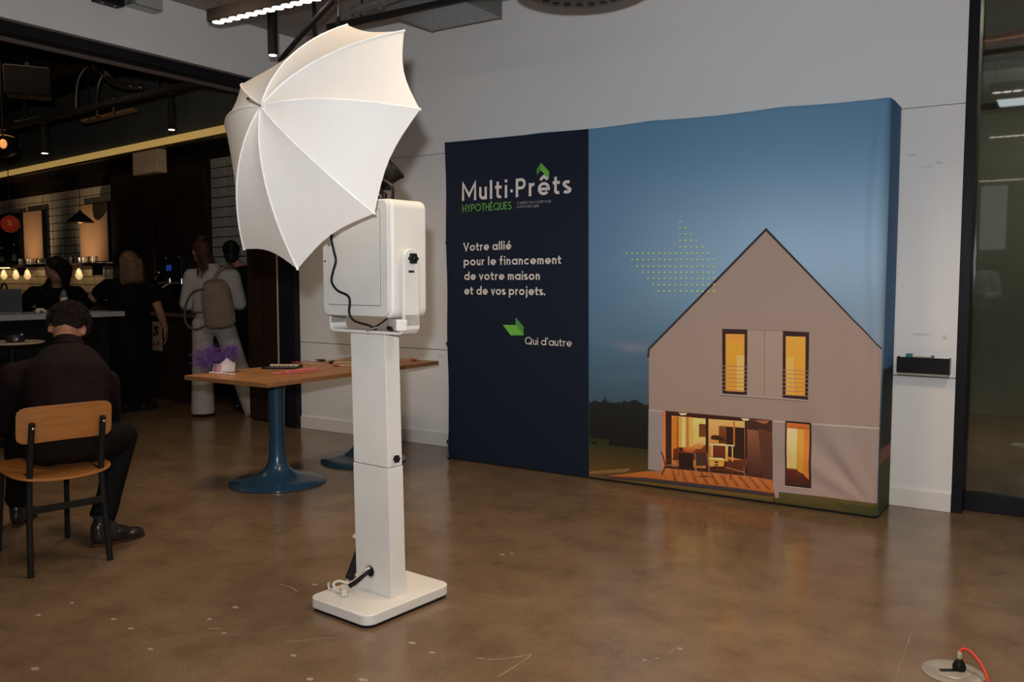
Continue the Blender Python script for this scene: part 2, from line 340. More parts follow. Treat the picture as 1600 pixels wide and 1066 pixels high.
POLYS=[('navy_print',1,(21,29,45),(14,22,36),[(-0.04,2.265),(1.128,2.263),(1.147,-0.037),(-0.058,-0.042)]),('landscape_print',1,(30,33,32),(22,20,18),[(1.146,0.492),(1.156,0.49),(1.167,0.493),(1.177,0.509),(1.188,0.503),(1.199,0.51),(1.211,0.498),(1.222,0.499),(1.234,0.499),(1.238,0.502),(1.243,0.51),(1.247,0.51),(1.252,0.512),(1.254,0.519),(1.256,0.526),(1.258,0.538),(1.261,0.538),(1.263,0.534),(1.265,0.527),(1.268,0.516),(1.27,0.51),(1.284,0.503),(1.297,0.501),(1.311,0.505),(1.324,0.502),(1.338,0.504),(1.351,0.507),(1.365,0.51),(1.378,0.502),(1.382,0.515),(1.387,0.513),(1.391,0.52),(1.396,0.519),(1.405,0.522),(1.414,0.513),(1.422,0.517),(1.431,0.514),(1.438,0.519),(1.444,0.527),(1.451,0.533),(1.457,0.528),(1.466,0.531),(1.475,0.533),(1.484,0.526),(1.492,0.523),(1.501,0.514),(1.51,0.514),(1.519,0.516),(1.527,0.505),(1.536,0.503),(1.545,0.505),(1.553,0.506),(1.562,0.508),(1.563,0.435),(1.563,0.366),(1.564,0.296),(1.565,0.227),(1.148,0.224)]),('landscape_print',1,(34,42,22),(98,64,30),[(1.147,0.266),(1.565,0.251),(1.567,0.074),(1.149,0.01)]),('landscape_print',2,(110,92,60),(120,90,50),[(1.149,0.039),(1.328,0.073),(1.44,0.095),(1.418,0.068),(1.149,0.022)]),('landscape_print',1,(110,84,42),(84,66,30),[(1.149,0.014),(1.283,0.022),(1.885,0.027),(2.348,0.043),(2.349,-0.032),(1.149,-0.045)]),('landscape_print',1,(92,76,40),(66,62,32),[(2.34,0.064),(2.632,0.075),(2.932,0.081),(2.935,-0.013),(2.342,-0.048)]),('landscape_print',2,(68,66,32),(58,58,30),[(2.667,0.051),(2.913,0.057),(2.915,-0.006),(2.77,-0.014)]),('house_print',2,(140,125,120),(142,124,114),[(1.558,0.851),(2.269,1.565),(2.909,0.918),(2.918,0.487),(2.339,0.474),(1.562,0.476)]),('house_print',2,(136,128,126),(138,128,126),[(1.56,0.476),(1.656,0.476),(1.656,0.101),(1.562,0.102)]),('house_print',2,(140,126,120),(150,128,122),[(2.328,0.476),(2.921,0.488),(2.913,0.075),(2.632,0.075),(2.34,0.068)]),('terrace_print',2.5,(70,40,26),(60,34,22),[(1.653,0.48),(2.329,0.48),(2.332,0.134),(2.188,0.14),(1.681,0.125),(1.656,0.105)]),('terrace_print',3,(190,110,66),(200,120,70),[(1.654,0.48),(1.673,0.478),(1.679,0.13),(1.655,0.102)]),('terrace_print',3,(54,32,26),(60,34,24),[(1.673,0.475),(2.179,0.473),(2.187,0.141),(1.679,0.126)]),('window_print',4,(205,150,80),(180,110,45),[(1.713,0.453),(1.93,0.455),(1.937,0.153),(1.718,0.14)]),('window_print',4,(214,168,98),(170,100,42),[(1.947,0.454),(2.167,0.459),(2.174,0.152),(1.952,0.149)]),('window_print',5,(190,115,45),(190,115,45),[(1.713,0.449),(1.75,0.45),(1.753,0.228),(1.716,0.224)]),('window_print',5,(90,50,22),(90,50,22),[(1.75,0.45),(1.756,0.45),(1.759,0.229),(1.753,0.228)]),('window_print',5,(205,150,60),(205,150,60),[(1.757,0.45),(1.778,0.451),(1.781,0.231),(1.76,0.229)]),('window_print',5,(225,190,120),(225,190,120),[(1.778,0.451),(1.805,0.452),(1.808,0.234),(1.781,0.231)]),('window_print',5,(180,115,45),(180,115,45),[(1.805,0.452),(1.822,0.452),(1.826,0.236),(1.808,0.234)]),('window_print',5,(205,165,85),(205,165,85),[(1.825,0.452),(1.851,0.453),(1.854,0.239),(1.828,0.237)]),('window_print',5,(235,196,120),(220,175,90),[(1.851,0.449),(1.929,0.451),(1.932,0.297),(1.854,0.289)]),('window_print',6,(96,52,26),(120,66,30),[(1.889,0.419),(1.931,0.42),(1.932,0.344),(1.89,0.339)]),('window_print',6,(130,62,30),(80,34,20),[(1.727,0.248),(1.762,0.263),(1.899,0.266),(1.933,0.297),(1.934,0.204),(1.728,0.181)]),('window_print',7,(44,26,22),(40,24,20),[(1.762,0.229),(1.854,0.234),(1.859,0.141),(1.763,0.143)]),('window_print',8,(200,120,60),(150,70,36),[(1.785,0.265),(1.842,0.277),(1.877,0.269),(1.854,0.237),(1.797,0.239)]),('window_print',8,(60,34,24),(60,34,24),[(1.767,0.263),(1.791,0.266),(1.785,0.24),(1.771,0.241)]),('window_print',8,(225,190,130),(200,150,90),[(1.876,0.313),(1.91,0.333),(1.921,0.312),(1.91,0.295),(1.876,0.291)]),('window_print',5,(120,70,36),(90,44,24),[(2.012,0.418),(2.058,0.419),(2.06,0.316),(2.013,0.314)]),('window_print',5,(50,30,22),(50,30,22),[(2.058,0.418),(2.166,0.42),(2.171,0.231),(2.061,0.241)]),('window_print',6,(180,110,50),(170,95,40),[(2.099,0.451),(2.109,0.451),(2.112,0.311),(2.101,0.311)]),('window_print',6,(56,34,24),(56,32,24),[(1.963,0.347),(1.977,0.359),(2.01,0.36),(2.038,0.346),(2.054,0.334),(2.021,0.331),(1.966,0.333)]),('window_print',6,(240,215,160),(235,205,140),[(1.952,0.305),(2.109,0.313),(2.109,0.305),(1.952,0.297)]),('window_print',6,(110,50,34),(90,38,26),[(1.978,0.298),(2.055,0.301),(2.056,0.224),(1.979,0.223)]),('window_print',7,(220,180,110),(220,180,110),[(1.969,0.301),(1.977,0.301),(1.979,0.231),(1.97,0.231)]),('window_print',7,(230,180,100),(200,140,70),[(2.055,0.301),(2.071,0.302),(2.07,0.209),(2.056,0.21)]),('window_print',7,(225,180,110),(210,150,80),[(2.093,0.303),(2.101,0.304),(2.103,0.213),(2.095,0.213)]),('window_print',7,(240,205,140),(225,170,90),[(1.954,0.222),(2.034,0.228),(2.053,0.223),(2.051,0.212),(1.954,0.207)]),('window_print',7,(205,150,72),(205,145,66),[(1.957,0.202),(2.051,0.21),(2.046,0.177),(1.957,0.172)]),('window_print',8,(80,44,20),(80,44,20),[(1.99,0.203),(2.012,0.204),(2.013,0.194),(1.99,0.193)]),('window_print',8,(80,44,20),(80,44,20),[(1.991,0.186),(2.013,0.188),(2.013,0.179),(1.991,0.178)]),('window_print',5,(96,48,26),(84,40,22),[(1.952,0.165),(2.057,0.17),(2.062,0.219),(2.171,0.231),(2.174,0.152),(1.952,0.149)]),('window_print',9,(56,32,26),(52,30,24),[(1.93,0.456),(1.947,0.455),(1.952,0.146),(1.937,0.147)]),('terrace_print',3,(150,96,64),(66,38,28),[(2.181,0.469),(2.329,0.477),(2.333,0.133),(2.189,0.14)]),('terrace_print',4,(72,44,34),(64,38,28),[(2.182,0.468),(2.328,0.476),(2.328,0.412),(2.184,0.414)]),('terrace_print',5,(92,56,40),(78,46,34),[(2.246,0.425),(2.328,0.412),(2.333,0.133),(2.283,0.136),(2.265,0.263)]),('terrace_print',6,(215,175,140),(240,205,170),[(1.757,0.476),(1.815,0.477),(1.802,0.464),(1.773,0.461)]),('terrace_print',6,(215,175,140),(240,205,170),[(2.144,0.477),(2.197,0.477),(2.186,0.465),(2.159,0.462)]),('terrace_print',3,(176,104,52),(160,88,40),[(1.274,0.024),(1.549,0.089),(1.656,0.104),(1.681,0.124),(2.188,0.138),(2.333,0.133),(2.35,0.058),(2.125,0.059),(1.55,0.048)]),('terrace_print',4,(186,112,58),(172,98,46),[(1.684,0.121),(1.693,0.121),(1.713,0.051),(1.703,0.051)]),('terrace_print',4,(150,82,40),(126,66,30),[(1.715,0.122),(1.731,0.122),(1.755,0.053),(1.737,0.052)]),('terrace_print',4,(186,112,58),(172,98,46),[(1.747,0.123),(1.755,0.123),(1.781,0.054),(1.771,0.053)]),('terrace_print',4,(150,82,40),(126,66,30),[(1.778,0.124),(1.793,0.124),(1.823,0.056),(1.805,0.055)]),('terrace_print',4,(186,112,58),(172,98,46),[(1.808,0.125),(1.817,0.124),(1.848,0.056),(1.838,0.056)]),('terrace_print',4,(150,82,40),(126,66,30),[(1.839,0.125),(1.854,0.126),(1.889,0.058),(1.871,0.057)]),('terrace_print',4,(186,112,58),(172,98,46),[(1.869,0.126),(1.878,0.126),(1.914,0.058),(1.904,0.058)]),('terrace_print',4,(150,82,40),(126,66,30),[(1.899,0.127),(1.914,0.128),(1.955,0.061),(1.937,0.059)]),('terrace_print',4,(186,112,58),(172,98,46),[(1.929,0.128),(1.938,0.128),(1.979,0.061),(1.97,0.06)]),('terrace_print',4,(150,82,40),(126,66,30),[(1.959,0.129),(1.974,0.13),(2.019,0.063),(2.002,0.062)]),('terrace_print',4,(186,112,58),(172,98,46),[(1.989,0.13),(1.997,0.13),(2.044,0.063),(2.034,0.063)]),('terrace_print',4,(150,82,40),(126,66,30),[(2.018,0.131),(2.032,0.132),(2.083,0.065),(2.066,0.064)]),('terrace_print',4,(186,112,58),(172,98,46),[(2.047,0.132),(2.056,0.132),(2.107,0.065),(2.098,0.065)]),('terrace_print',4,(150,82,40),(126,66,30),[(2.076,0.133),(2.091,0.133),(2.146,0.067),(2.129,0.066)]),('terrace_print',4,(186,112,58),(172,98,46),[(2.105,0.134),(2.113,0.133),(2.17,0.067),(2.161,0.067)]),('terrace_print',4,(150,82,40),(126,66,30),[(2.134,0.134),(2.148,0.135),(2.208,0.069),(2.192,0.068)]),('terrace_print',4,(186,112,58),(172,98,46),[(2.163,0.135),(2.171,0.135),(2.232,0.07),(2.223,0.069)]),('terrace_print',4,(150,82,40),(126,66,30),[(2.191,0.136),(2.205,0.137),(2.27,0.072),(2.253,0.071)]),('terrace_print',4,(186,112,58),(172,98,46),[(2.219,0.137),(2.227,0.137),(2.293,0.072),(2.284,0.072)]),('terrace_print',4,(150,82,40),(126,66,30),[(2.247,0.138),(2.261,0.138),(2.33,0.074),(2.314,0.073)]),('terrace_print',6,(150,132,126),(140,120,110),[(2.347,0.07),(2.373,0.071),(2.376,0.032),(2.353,0.032)]),('terrace_print',10,(66,44,40),(70,46,40),[(1.871,0.239),(1.938,0.249),(1.952,0.174),(1.875,0.162)]),('terrace_print',10,(80,50,40),(96,58,40),[(2.17,0.231),(2.185,0.236),(2.174,0.17),(2.155,0.173)]),('window_print#b',4,(50,34,36),(50,32,34),[(2.4,0.483),(2.545,0.484),(2.554,0.112),(2.408,0.11)]),('window_print#b',5,(170,96,44),(90,44,24),[(2.408,0.473),(2.535,0.473),(2.541,0.129),(2.416,0.123)]),('window_print#b',6,(190,105,48),(176,92,38),[(2.408,0.471),(2.535,0.473),(2.535,0.446),(2.409,0.444)]),('window_print#b',6,(216,190,140),(214,176,106),[(2.412,0.444),(2.469,0.443),(2.473,0.213),(2.416,0.212)]),('window_print#b',6,(200,150,60),(196,140,50),[(2.469,0.443),(2.506,0.443),(2.511,0.19),(2.475,0.2)]),('window_print#b',6,(196,116,52),(200,118,48),[(2.505,0.45),(2.535,0.446),(2.54,0.16),(2.512,0.184)]),('window_print#b',6,(96,40,22),(64,30,24),[(2.415,0.206),(2.474,0.207),(2.54,0.16),(2.541,0.131),(2.417,0.125)]),('window_print#c',4,(52,34,36),(50,34,36),[(2.022,0.995),(2.172,0.996),(2.177,0.614),(2.029,0.611)]),('window_print#d',4,(52,34,36),(50,34,36),[(2.376,0.995),(2.522,0.992),(2.525,0.613),(2.382,0.614)]),('window_print#c',5,(206,150,58),(204,142,50),[(2.043,0.966),(2.156,0.968),(2.16,0.631),(2.049,0.629)]),('window_print#d',5,(210,152,66),(204,142,50),[(2.393,0.965),(2.503,0.966),(2.508,0.631),(2.4,0.63)]),('window_print#c',6,(216,172,96),(214,165,80),[(2.112,0.844),(2.158,0.845),(2.16,0.632),(2.116,0.632)]),('window_print#d',6,(214,166,90),(210,156,70),[(2.396,0.846),(2.441,0.845),(2.445,0.631),(2.4,0.63)]),('window_print#c',6,(206,142,66),(206,142,60),[(2.043,0.966),(2.156,0.968),(2.156,0.929),(2.044,0.93)]),('house_print',4,(150,132,122),(150,130,118),[(2.172,0.994),(2.376,0.994),(2.382,0.614),(2.178,0.612)]),('logo_print',3,(96,160,66),(96,160,66),[(0.482,0.973),(0.584,0.976),(0.648,0.908),(0.544,0.904)]),('logo_print',4,(66,128,60),(66,128,60),[(0.584,1.027),(0.648,0.966),(0.648,0.908),(0.584,0.976)]),('logo_print',3,(66,128,60),(66,128,60),[(0.745,2.007),(0.777,2.048),(0.777,1.999),(0.745,1.97)]),('logo_print',3,(96,160,66),(96,160,66),[(0.777,2.048),(0.84,1.988),(0.84,1.938),(0.777,1.999)])]
STROKES=[('house_print',4,(48,42,44),3.4,[(1.554,0.803),(1.558,0.855),(2.269,1.568),(2.909,0.915)]),('house_print',4,(165,152,148),2.0,[(1.562,0.474),(1.656,0.474)]),('house_print',3,(170,158,152),2.2,[(2.328,0.475),(2.404,0.476),(2.622,0.481),(2.918,0.486)]),('window_print',7,(200,150,80),0.7,[(1.851,0.289),(1.85,0.327),(1.861,0.378),(1.88,0.407),(1.914,0.435),(1.929,0.441)]),('terrace_print',5,(80,52,44),2.2,[(1.268,0.02),(1.55,0.043),(1.846,0.05),(2.125,0.053),(2.35,0.052)]),('terrace_print',4,(62,46,40),2.6,[(1.287,0.013),(1.55,0.029),(1.846,0.034),(2.125,0.038),(2.35,0.042)]),('terrace_print',10,(88,52,38),2.2,[(1.647,0.225),(1.659,0.207),(1.678,0.141),(1.655,0.077)]),('terrace_print',10,(150,100,70),1.6,[(1.678,0.141),(1.769,0.158)]),('terrace_print',10,(88,52,38),1.2,[(1.757,0.154),(1.767,0.085)]),('terrace_print',10,(88,52,38),1.2,[(1.683,0.17),(1.727,0.189),(1.754,0.178),(1.757,0.156)]),('terrace_print',10,(150,100,70),1.4,[(1.87,0.241),(1.874,0.153),(1.865,0.114)]),('terrace_print',10,(150,100,70),1.4,[(1.942,0.249),(1.957,0.163),(1.961,0.109)]),('terrace_print',10,(150,100,70),1.2,[(1.875,0.165),(1.879,0.121),(1.871,0.101)]),('terrace_print',10,(88,52,38),1.0,[(1.907,0.16),(1.91,0.106),(1.983,0.106),(1.978,0.128)]),('terrace_print',10,(88,52,38),1.0,[(1.952,0.168),(1.942,0.098)]),('terrace_print',10,(88,52,38),0.8,[(1.882,0.099),(1.958,0.106)]),('terrace_print',10,(150,100,70),1.6,[(2.185,0.237),(2.169,0.162),(2.186,0.11)]),('terrace_print',10,(150,100,70),1.6,[(2.057,0.175),(2.169,0.159)]),('terrace_print',10,(88,52,38),1.0,[(2.063,0.173),(2.053,0.104)]),('terrace_print',10,(88,52,38),1.2,[(2.098,0.167),(2.086,0.1)]),('terrace_print',10,(88,52,38),1.0,[(2.128,0.165),(2.151,0.111)]),('terrace_print',10,(88,52,38),1.1,[(2.057,0.186),(2.078,0.205),(2.122,0.199),(2.154,0.203)]),('window_print#b',7,(160,142,136),2.0,[(2.399,0.106),(2.563,0.109)]),('house_print',5,(110,94,88),0.7,[(2.272,0.994),(2.279,0.612)]),('house_print',5,(112,96,90),0.6,[(2.172,0.995),(2.376,0.995)]),('house_print',5,(166,146,140),1.8,[(2.017,0.608),(2.179,0.609),(2.534,0.608)]),('house_print',5,(100,84,80),1.0,[(2.017,0.602),(2.179,0.603),(2.534,0.603)]),('window_print#c',7,(150,118,104),0.9,[(2.028,0.777),(2.174,0.778)]),('window_print#d',7,(150,118,104),0.9,[(2.382,0.775),(2.523,0.775)]),('window_print#c',7,(150,118,104),0.9,[(2.029,0.753),(2.174,0.755)]),('window_print#d',7,(150,118,104),0.9,[(2.383,0.751),(2.523,0.752)]),('window_print#c',7,(150,118,104),0.9,[(2.029,0.73),(2.175,0.732)]),('window_print#d',7,(150,118,104),0.9,[(2.383,0.727),(2.524,0.728)]),('window_print#c',7,(150,118,104),0.9,[(2.029,0.706),(2.175,0.708)]),('window_print#d',7,(150,118,104),0.9,[(2.384,0.703),(2.524,0.705)]),('window_print#c',7,(150,118,104),0.9,[(2.03,0.683),(2.176,0.685)]),('window_print#d',7,(150,118,104),0.9,[(2.384,0.679),(2.525,0.681)]),('window_print#c',7,(150,118,104),0.9,[(2.03,0.659),(2.176,0.662)]),('window_print#d',7,(150,118,104),0.9,[(2.385,0.655),(2.526,0.657)]),('window_print#c',7,(150,118,104),0.9,[(2.031,0.635),(2.177,0.638)]),('window_print#d',7,(150,118,104),0.9,[(2.385,0.631),(2.526,0.634)])]
DOTS=[(1.753,1.63),(1.753,1.593),(1.787,1.592),(1.754,1.556),(1.788,1.555),(1.823,1.554),(1.754,1.518),(1.789,1.517),(1.823,1.516),(1.857,1.515),(1.755,1.48),(1.79,1.479),(1.826,1.478),(1.861,1.478),(1.896,1.477),(1.404,1.446),(1.441,1.446),(1.477,1.445),(1.514,1.445),(1.55,1.444),(1.586,1.443),(1.622,1.443),(1.657,1.442),(1.692,1.442),(1.727,1.441),(1.762,1.441),(1.796,1.44),(1.83,1.44),(1.864,1.439),(1.898,1.439),(1.931,1.438),(1.441,1.408),(1.478,1.407),(1.514,1.407),(1.551,1.406),(1.587,1.406),(1.623,1.406),(1.658,1.405),(1.693,1.405),(1.728,1.404),(1.763,1.404),(1.797,1.404),(1.832,1.403),(1.866,1.403),(1.899,1.402),(1.933,1.402),(1.966,1.402),(1.477,1.366),(1.514,1.366),(1.55,1.365),(1.586,1.365),(1.622,1.365),(1.658,1.365),(1.693,1.364),(1.728,1.364),(1.763,1.364),(1.798,1.364),(1.832,1.363),(1.866,1.363),(1.9,1.363),(1.934,1.363),(1.967,1.362),(1.513,1.328),(1.55,1.328),(1.586,1.328),(1.622,1.327),(1.658,1.327),(1.693,1.327),(1.728,1.327),(1.763,1.327),(1.798,1.327),(1.832,1.327),(1.866,1.327),(1.9,1.326),(1.934,1.326),(1.968,1.326),(1.549,1.29),(1.585,1.29),(1.621,1.29),(1.657,1.29),(1.693,1.29),(1.728,1.29),(1.763,1.29),(1.798,1.29),(1.832,1.29),(1.867,1.29),(1.901,1.29),(1.935,1.29),(1.968,1.29),(1.584,1.251),(1.621,1.251),(1.656,1.251),(1.692,1.252),(1.728,1.252),(1.763,1.252),(1.798,1.252),(1.832,1.252),(1.867,1.252),(1.901,1.253),(1.935,1.253),(1.969,1.253),(1.618,1.213),(1.655,1.213),(1.691,1.213),(1.726,1.214),(1.762,1.214),(1.797,1.214),(1.832,1.214),(1.867,1.215),(1.901,1.215),(1.935,1.215),(1.969,1.216)]
TEXTS=[('logo_lettering','Multi·Prêts',(0.137,1.829),(1.005,1.837),0.123,0.165,(190,186,184)),('logo_lettering','HYPOTHÈQUES',(0.142,1.751),(0.549,1.755),0.051,0.11,(96,160,66)),('logo_lettering','CABINET EN COURTAGE',(0.593,1.785),(0.857,1.786),0.016,0.11,(150,150,150)),('logo_lettering','HYPOTHÉCAIRE',(0.593,1.759),(0.765,1.76),0.016,0.11,(150,150,150)),('slogan_lettering','Votre allié',(0.15,1.481),(0.549,1.485),0.057,0.185,(190,186,184)),('slogan_lettering','pour le financement',(0.151,1.38),(0.938,1.385),0.057,0.185,(190,186,184)),('slogan_lettering','de votre maison',(0.156,1.279),(0.776,1.281),0.057,0.185,(190,186,184)),('slogan_lettering','et de vos projets.',(0.157,1.177),(0.818,1.179),0.058,0.185,(190,186,184)),('slogan_lettering',"Qui d'autre",(0.66,0.848),(1.018,0.847),0.05,0.13,(190,186,184))]
# ================================================================== the banner display
BX, BY, BW, BH, BD = -3.762, 4.976, 2.905, 2.245, 0.325
def alb(c, g=0.47):
    """printed ink colour: picture value taken back to reflectance under this room's light"""
    return tuple(min(0.92, lin(v)/g) for v in c)
def fold(x, z):
    """cloth relief of the banner front, metres towards the room (negative y)"""
    d = 0.0
    d += 0.004*math.sin(2.1*x+0.5)*math.sin(1.7*z+0.3)
    e = max(0.0, 1 - (BW-x)/0.24)                                   # gathers along the right edge
    d += 0.017*e*math.sin((BW-x)*48 + 1.3*math.sin(z*3)) * (0.35 + 0.65*math.exp(-((z-1.55)/0.45)**2))
    e = max(0.0, 1 - x/0.12)
    d += 0.005*e*math.sin(z*9.0)
    dx, dz = BW-x, z-0.02                                           # fan of creases at the low right corner
    r = math.hypot(dx, dz); a = math.atan2(dz, dx)
    if r < 0.85 and 0.25 < a < 1.45:
        wgt = math.sin(PI*(a-0.25)/1.2) * max(0, 1-r/0.85) * min(1, (r/0.30)**1.5)
        d += 0.020*wgt*math.sin(a*13+0.6)
    return d
def edge_x(z): # left rim of the cloth is pulled in between the clips
    return 0.024*abs(math.sin(PI*(z-0.1)/0.72))**0.8 if z < BH-0.05 else 0.024*(BH-z)/0.05
def top_z(x): return -0.010*abs(math.sin(PI*x/0.78))
def vcol_material(name, rough=0.75, bump=0.03):
    m = M(name, (0.5,0.5,0.5), rough, var=0.0, bump=bump, bscale=420)
    nt = m.node_tree; a = nt.nodes.new('ShaderNodeVertexColor'); a.layer_name = 'ink'
    nt.links.new(a.outputs['Color'], nt.nodes['Principled BSDF'].inputs['Base Color'])
    nt.nodes['Principled BSDF'].inputs['Specular IOR Level'].default_value = 0.25
    return m
INK = vcol_material('printed_cloth')
def set_ink(me, cols):
    ca = me.color_attributes.new('ink', 'FLOAT_COLOR', 'POINT')
    for i, c in enumerate(cols): ca.data[i].color = (c[0], c[1], c[2], 1)
def lerp3(a, b, t): return tuple(a[i]+(b[i]-a[i])*t for i in range(3))
def sky(x, z):
    t = max(0, min(1, z/BH)); u = max(0, min(1, x/BW))
    stops = [(0.0,(44,58,66)), (0.22,(44,60,72)), (0.32,(50,70,86)), (0.45,(60,84,102)), (0.60,(68,95,117)), (0.80,(68,97,122)), (1.0,(64,96,122))]
    for (a, ca), (b, cb) in zip(stops[:-1], stops[1:]):
        if t <= b: c = lerp3(ca, cb, (t-a)/(b-a)); break
    k = max(0, min(1, (u-0.40)/0.40))
    g = math.exp(-((t-0.62)/0.20)**2)
    c = lerp3(c, (106,132,156), 0.95*k*g)
    c = lerp3(c, (98,114,130), 0.8*max(0, (u-0.8)/0.2)*math.exp(-((t-0.45)/0.12)**2))
    c = lerp3(c, (64,92,124), 0.4*max(0, 1-abs(u-0.42)/0.12)*max(0, 1-abs(t-0.6)/0.4))
    w = 0.5+0.5*math.sin(9*x+3*math.sin(14*z)+2)                       # thin pink cloud near the horizon
    c = lerp3(c, (112,102,110), 0.6*w*math.exp(-((z-0.87-0.02*math.sin(8*x))/0.035)**2)*max(0, 1-abs(x-1.40)/0.3))
    c = lerp3(c, (78,88,98), 0.35*w*math.exp(-((z-0.66)/0.05)**2)*max(0, 1-abs(x-1.45)/0.25))
    return c
disp = thing('banner_display', 'large fabric backdrop printed with a lit gabled house at dusk and a navy text panel', 'banner', (BX, BY, 0))
NX, NZ = 150, 116
vs, cs, fs = [], [], []
for j in range(NZ+1):
    for i in range(NX+1):
        x, z = BW*i/NX, BH*j/NZ
        xx = x + edge_x(z)*max(0, 1-x/0.25); zz = z + (top_z(x) if j else 0)*max(0, (z-BH*0.8)/(BH*0.2))
        rnd = 0.018*(max(0, 1-(BW-x)/0.05)**2)
        vs.append((xx, -fold(x, z)+rnd, 0.006+zz)); cs.append(alb(sky(x, z), 0.40))
for j in range(NZ):
    for i in range(NX):
        a = j*(NX+1)+i; fs.append((a, a+1, a+NX+2, a+NX+1))
def side(idx, xf, n=10):   # returns along the short sides, folded cloth
    prev = idx
    for k in range(1, n+1):
        cur = []
        for q, a in enumerate(idx):
            x, y, z = vs[a]
            w = 0.006*math.sin(k/n*PI)*math.sin(6*z+2*k/n+xf*2)
            vs.append((x+w+(0.004*k/n if xf > 0 else 0), y+(BD-y)*k/n, z)); 
            if xf > 0:
                t = z/BH
                c = (54,84,118) if t > 0.36 else ((22,26,24) if t > 0.16 else ((96,62,52) if t > 0.125 else (50,52,26)))
            elif xf < 0: c = (20,28,43)
            else: c = cs[a]; c = None
            cs.append(alb(c) if c else cs[a]); cur.append(len(vs)-1)
        for q in range(len(idx)-1): fs.append((prev[q], cur[q], cur[q+1], prev[q+1]) if xf >= 0 else (prev[q], prev[q+1], cur[q+1], cur[q]))
        prev = cur
side([j*(NX+1)+NX for j in range(NZ+1)], 1)
side([j*(NX+1) for j in range(NZ+1)], -1)
side([NZ*(NX+1)+i for i in range(NX+1)], 0, 3)
me = bpy.data.meshes.new('fabric_cover'); me.from_pydata(vs, [], fs); set_ink(me, cs); me.shade_smooth(); me.materials.append(INK)
cover = bpy.data.objects.new('fabric_cover', me); COL.objects.link(cover); cover.parent = disp
# folding frame behind the cloth
fm = MB()
for x in (0.04, 1.45, 2.86):
    for y in (0.03, 0.30): fm.cyl((x,y,0.0),(x,y,2.2), 0.011, n=8)
    for z in (0.03, 1.1, 2.18): fm.cyl((x,0.03,z),(x,0.30,z), 0.008, n=6)
for k in range(2):
    for j in range(2):
        x0, x1, z0, z1 = 0.04+1.41*k, 1.45+1.41*k, 0.03+1.07*j, 1.1+1.08*j
        for y in (0.035, 0.295): fm.cyl((x0,y,z0),(x1,y,z1),0.007,n=6); fm.cyl((x1,y,z0),(x0,y,z1),0.007,n=6)
fm.build('frame', M('grey_tube', (0.3,0.3,0.31), 0.4, 0.7), disp)
hem = MB().tube([(0.0,-0.004,0.006),(BW,-0.004,0.006),(BW,BD,0.006)], 0.006, n=6).build('bottom_hem', M('dark_hem', (0.010,0.012,0.016), 0.8), disp)
for z in (0.12, 0.83, 1.55, 2.2): MB().box(-0.016,0.004,0.004,0.03,z-0.012,z+0.012).build('edge_clip', M('dark_hem', (0.010,0.012,0.016), 0.8), disp, bev=0.003)

LAYER = 0.00045
def clamp_pt(x, z):
    xl = edge_x(z)
    return min(max(x, xl*max(0,1-x/0.25) if x > 0.03 else xl), BW-0.004), min(max(z, 0.002), BH + top_z(x))
class Print:
    def __init__(s): s.bm = bmesh.new(); s.c = []
    def face(s, pts, c0, c1, lay, grid=None):
        pts = [clamp_pt(*p) for p in pts]
        xs = [p[0] for p in pts]; zs = [p[1] for p in pts]
        z0, z1 = min(zs), max(zs); b = bmesh.new()
        try: b.faces.new([b.verts.new((x, 0, z)) for x, z in pts])
        except ValueError: b.free(); return
        bmesh.ops.triangulate(b, faces=b.faces[:])
        gx = BW/NX if max(xs) > 2.0 else 0.10
        if max(xs)-min(xs) > 0.15 or z1-z0 > 0.15:
            x = math.ceil(min(xs)/gx+1e-6)*gx
            while x < max(xs): bmesh.ops.bisect_plane(b, geom=b.verts[:]+b.edges[:]+b.faces[:], dist=1e-5, plane_co=(x,0,0), plane_no=(1,0,0)); x += gx
            gz = BH/NZ if max(xs) > 2.0 else 0.10
            z = math.ceil(z0/gz+1e-6)*gz
            while z < z1: bmesh.ops.bisect_plane(b, geom=b.verts[:]+b.edges[:]+b.faces[:], dist=1e-5, plane_co=(0,0,z), plane_no=(0,0,1)); z += gz
        k = len(s.c); b.verts.index_update(); mp = []
        for v in b.verts:
            x, z = v.co.x, v.co.z; rnd = 0.018*(max(0, 1-(BW-x)/0.05)**2)
            mp.append(s.bm.verts.new((x, -fold(x, z)+rnd-0.0024-LAYER*lay, z+0.006)))
            s.c.append(alb(lerp3(c1, c0, (z-z0)/max(1e-4, z1-z0)), 0.64))
        for f in b.faces:
            q = [mp[v.index] for v in f.verts]
            n = f.normal
            s.bm.faces.new(q if n.y < 0 else q[::-1])
        b.free()
    def stroke(s, pts, w, c, lay, closed=False):
        P = [Vector(p) for p in pts]; n = len(P); L, R = [], []
        for i, p in enumerate(P):
            if closed: a, b = P[(i-1) % n], P[(i+1) % n]
            else: a, b = P[max(i-1,0)], P[min(i+1,n-1)]
            d1 = (p-a).normalized() if (p-a).length > 1e-7 else (b-p).normalized()
            d2 = (b-p).normalized() if (b-p).length > 1e-7 else d1
            t = (d1+d2); t = t.normalized() if t.length > 1e-4 else d1
            q = Vector((-t.y, t.x)); k = w/2/max(0.45, q.dot(Vector((-d1.y, d1.x))))
            L.append(p+q*k); R.append(p-q*k)
        for i in range(n if closed else n-1):
            j = (i+1) % n; s.face([tuple(L[i]), tuple(L[j]), tuple(R[j]), tuple(R[i])], c, c, lay)
    def build(s, name, parent, label=None):
        me = bpy.data.meshes.new(name); s.bm.to_mesh(me); s.bm.free(); me.shade_smooth(); set_ink(me, s.c); me.materials.append(INK)
        o = bpy.data.objects.new(name, me); COL.objects.link(o); o.parent = parent
        if label: o['label'] = label
        return o
PR = {}
def pr_(n):
    if n not in PR: PR[n] = Print()
    return PR[n]
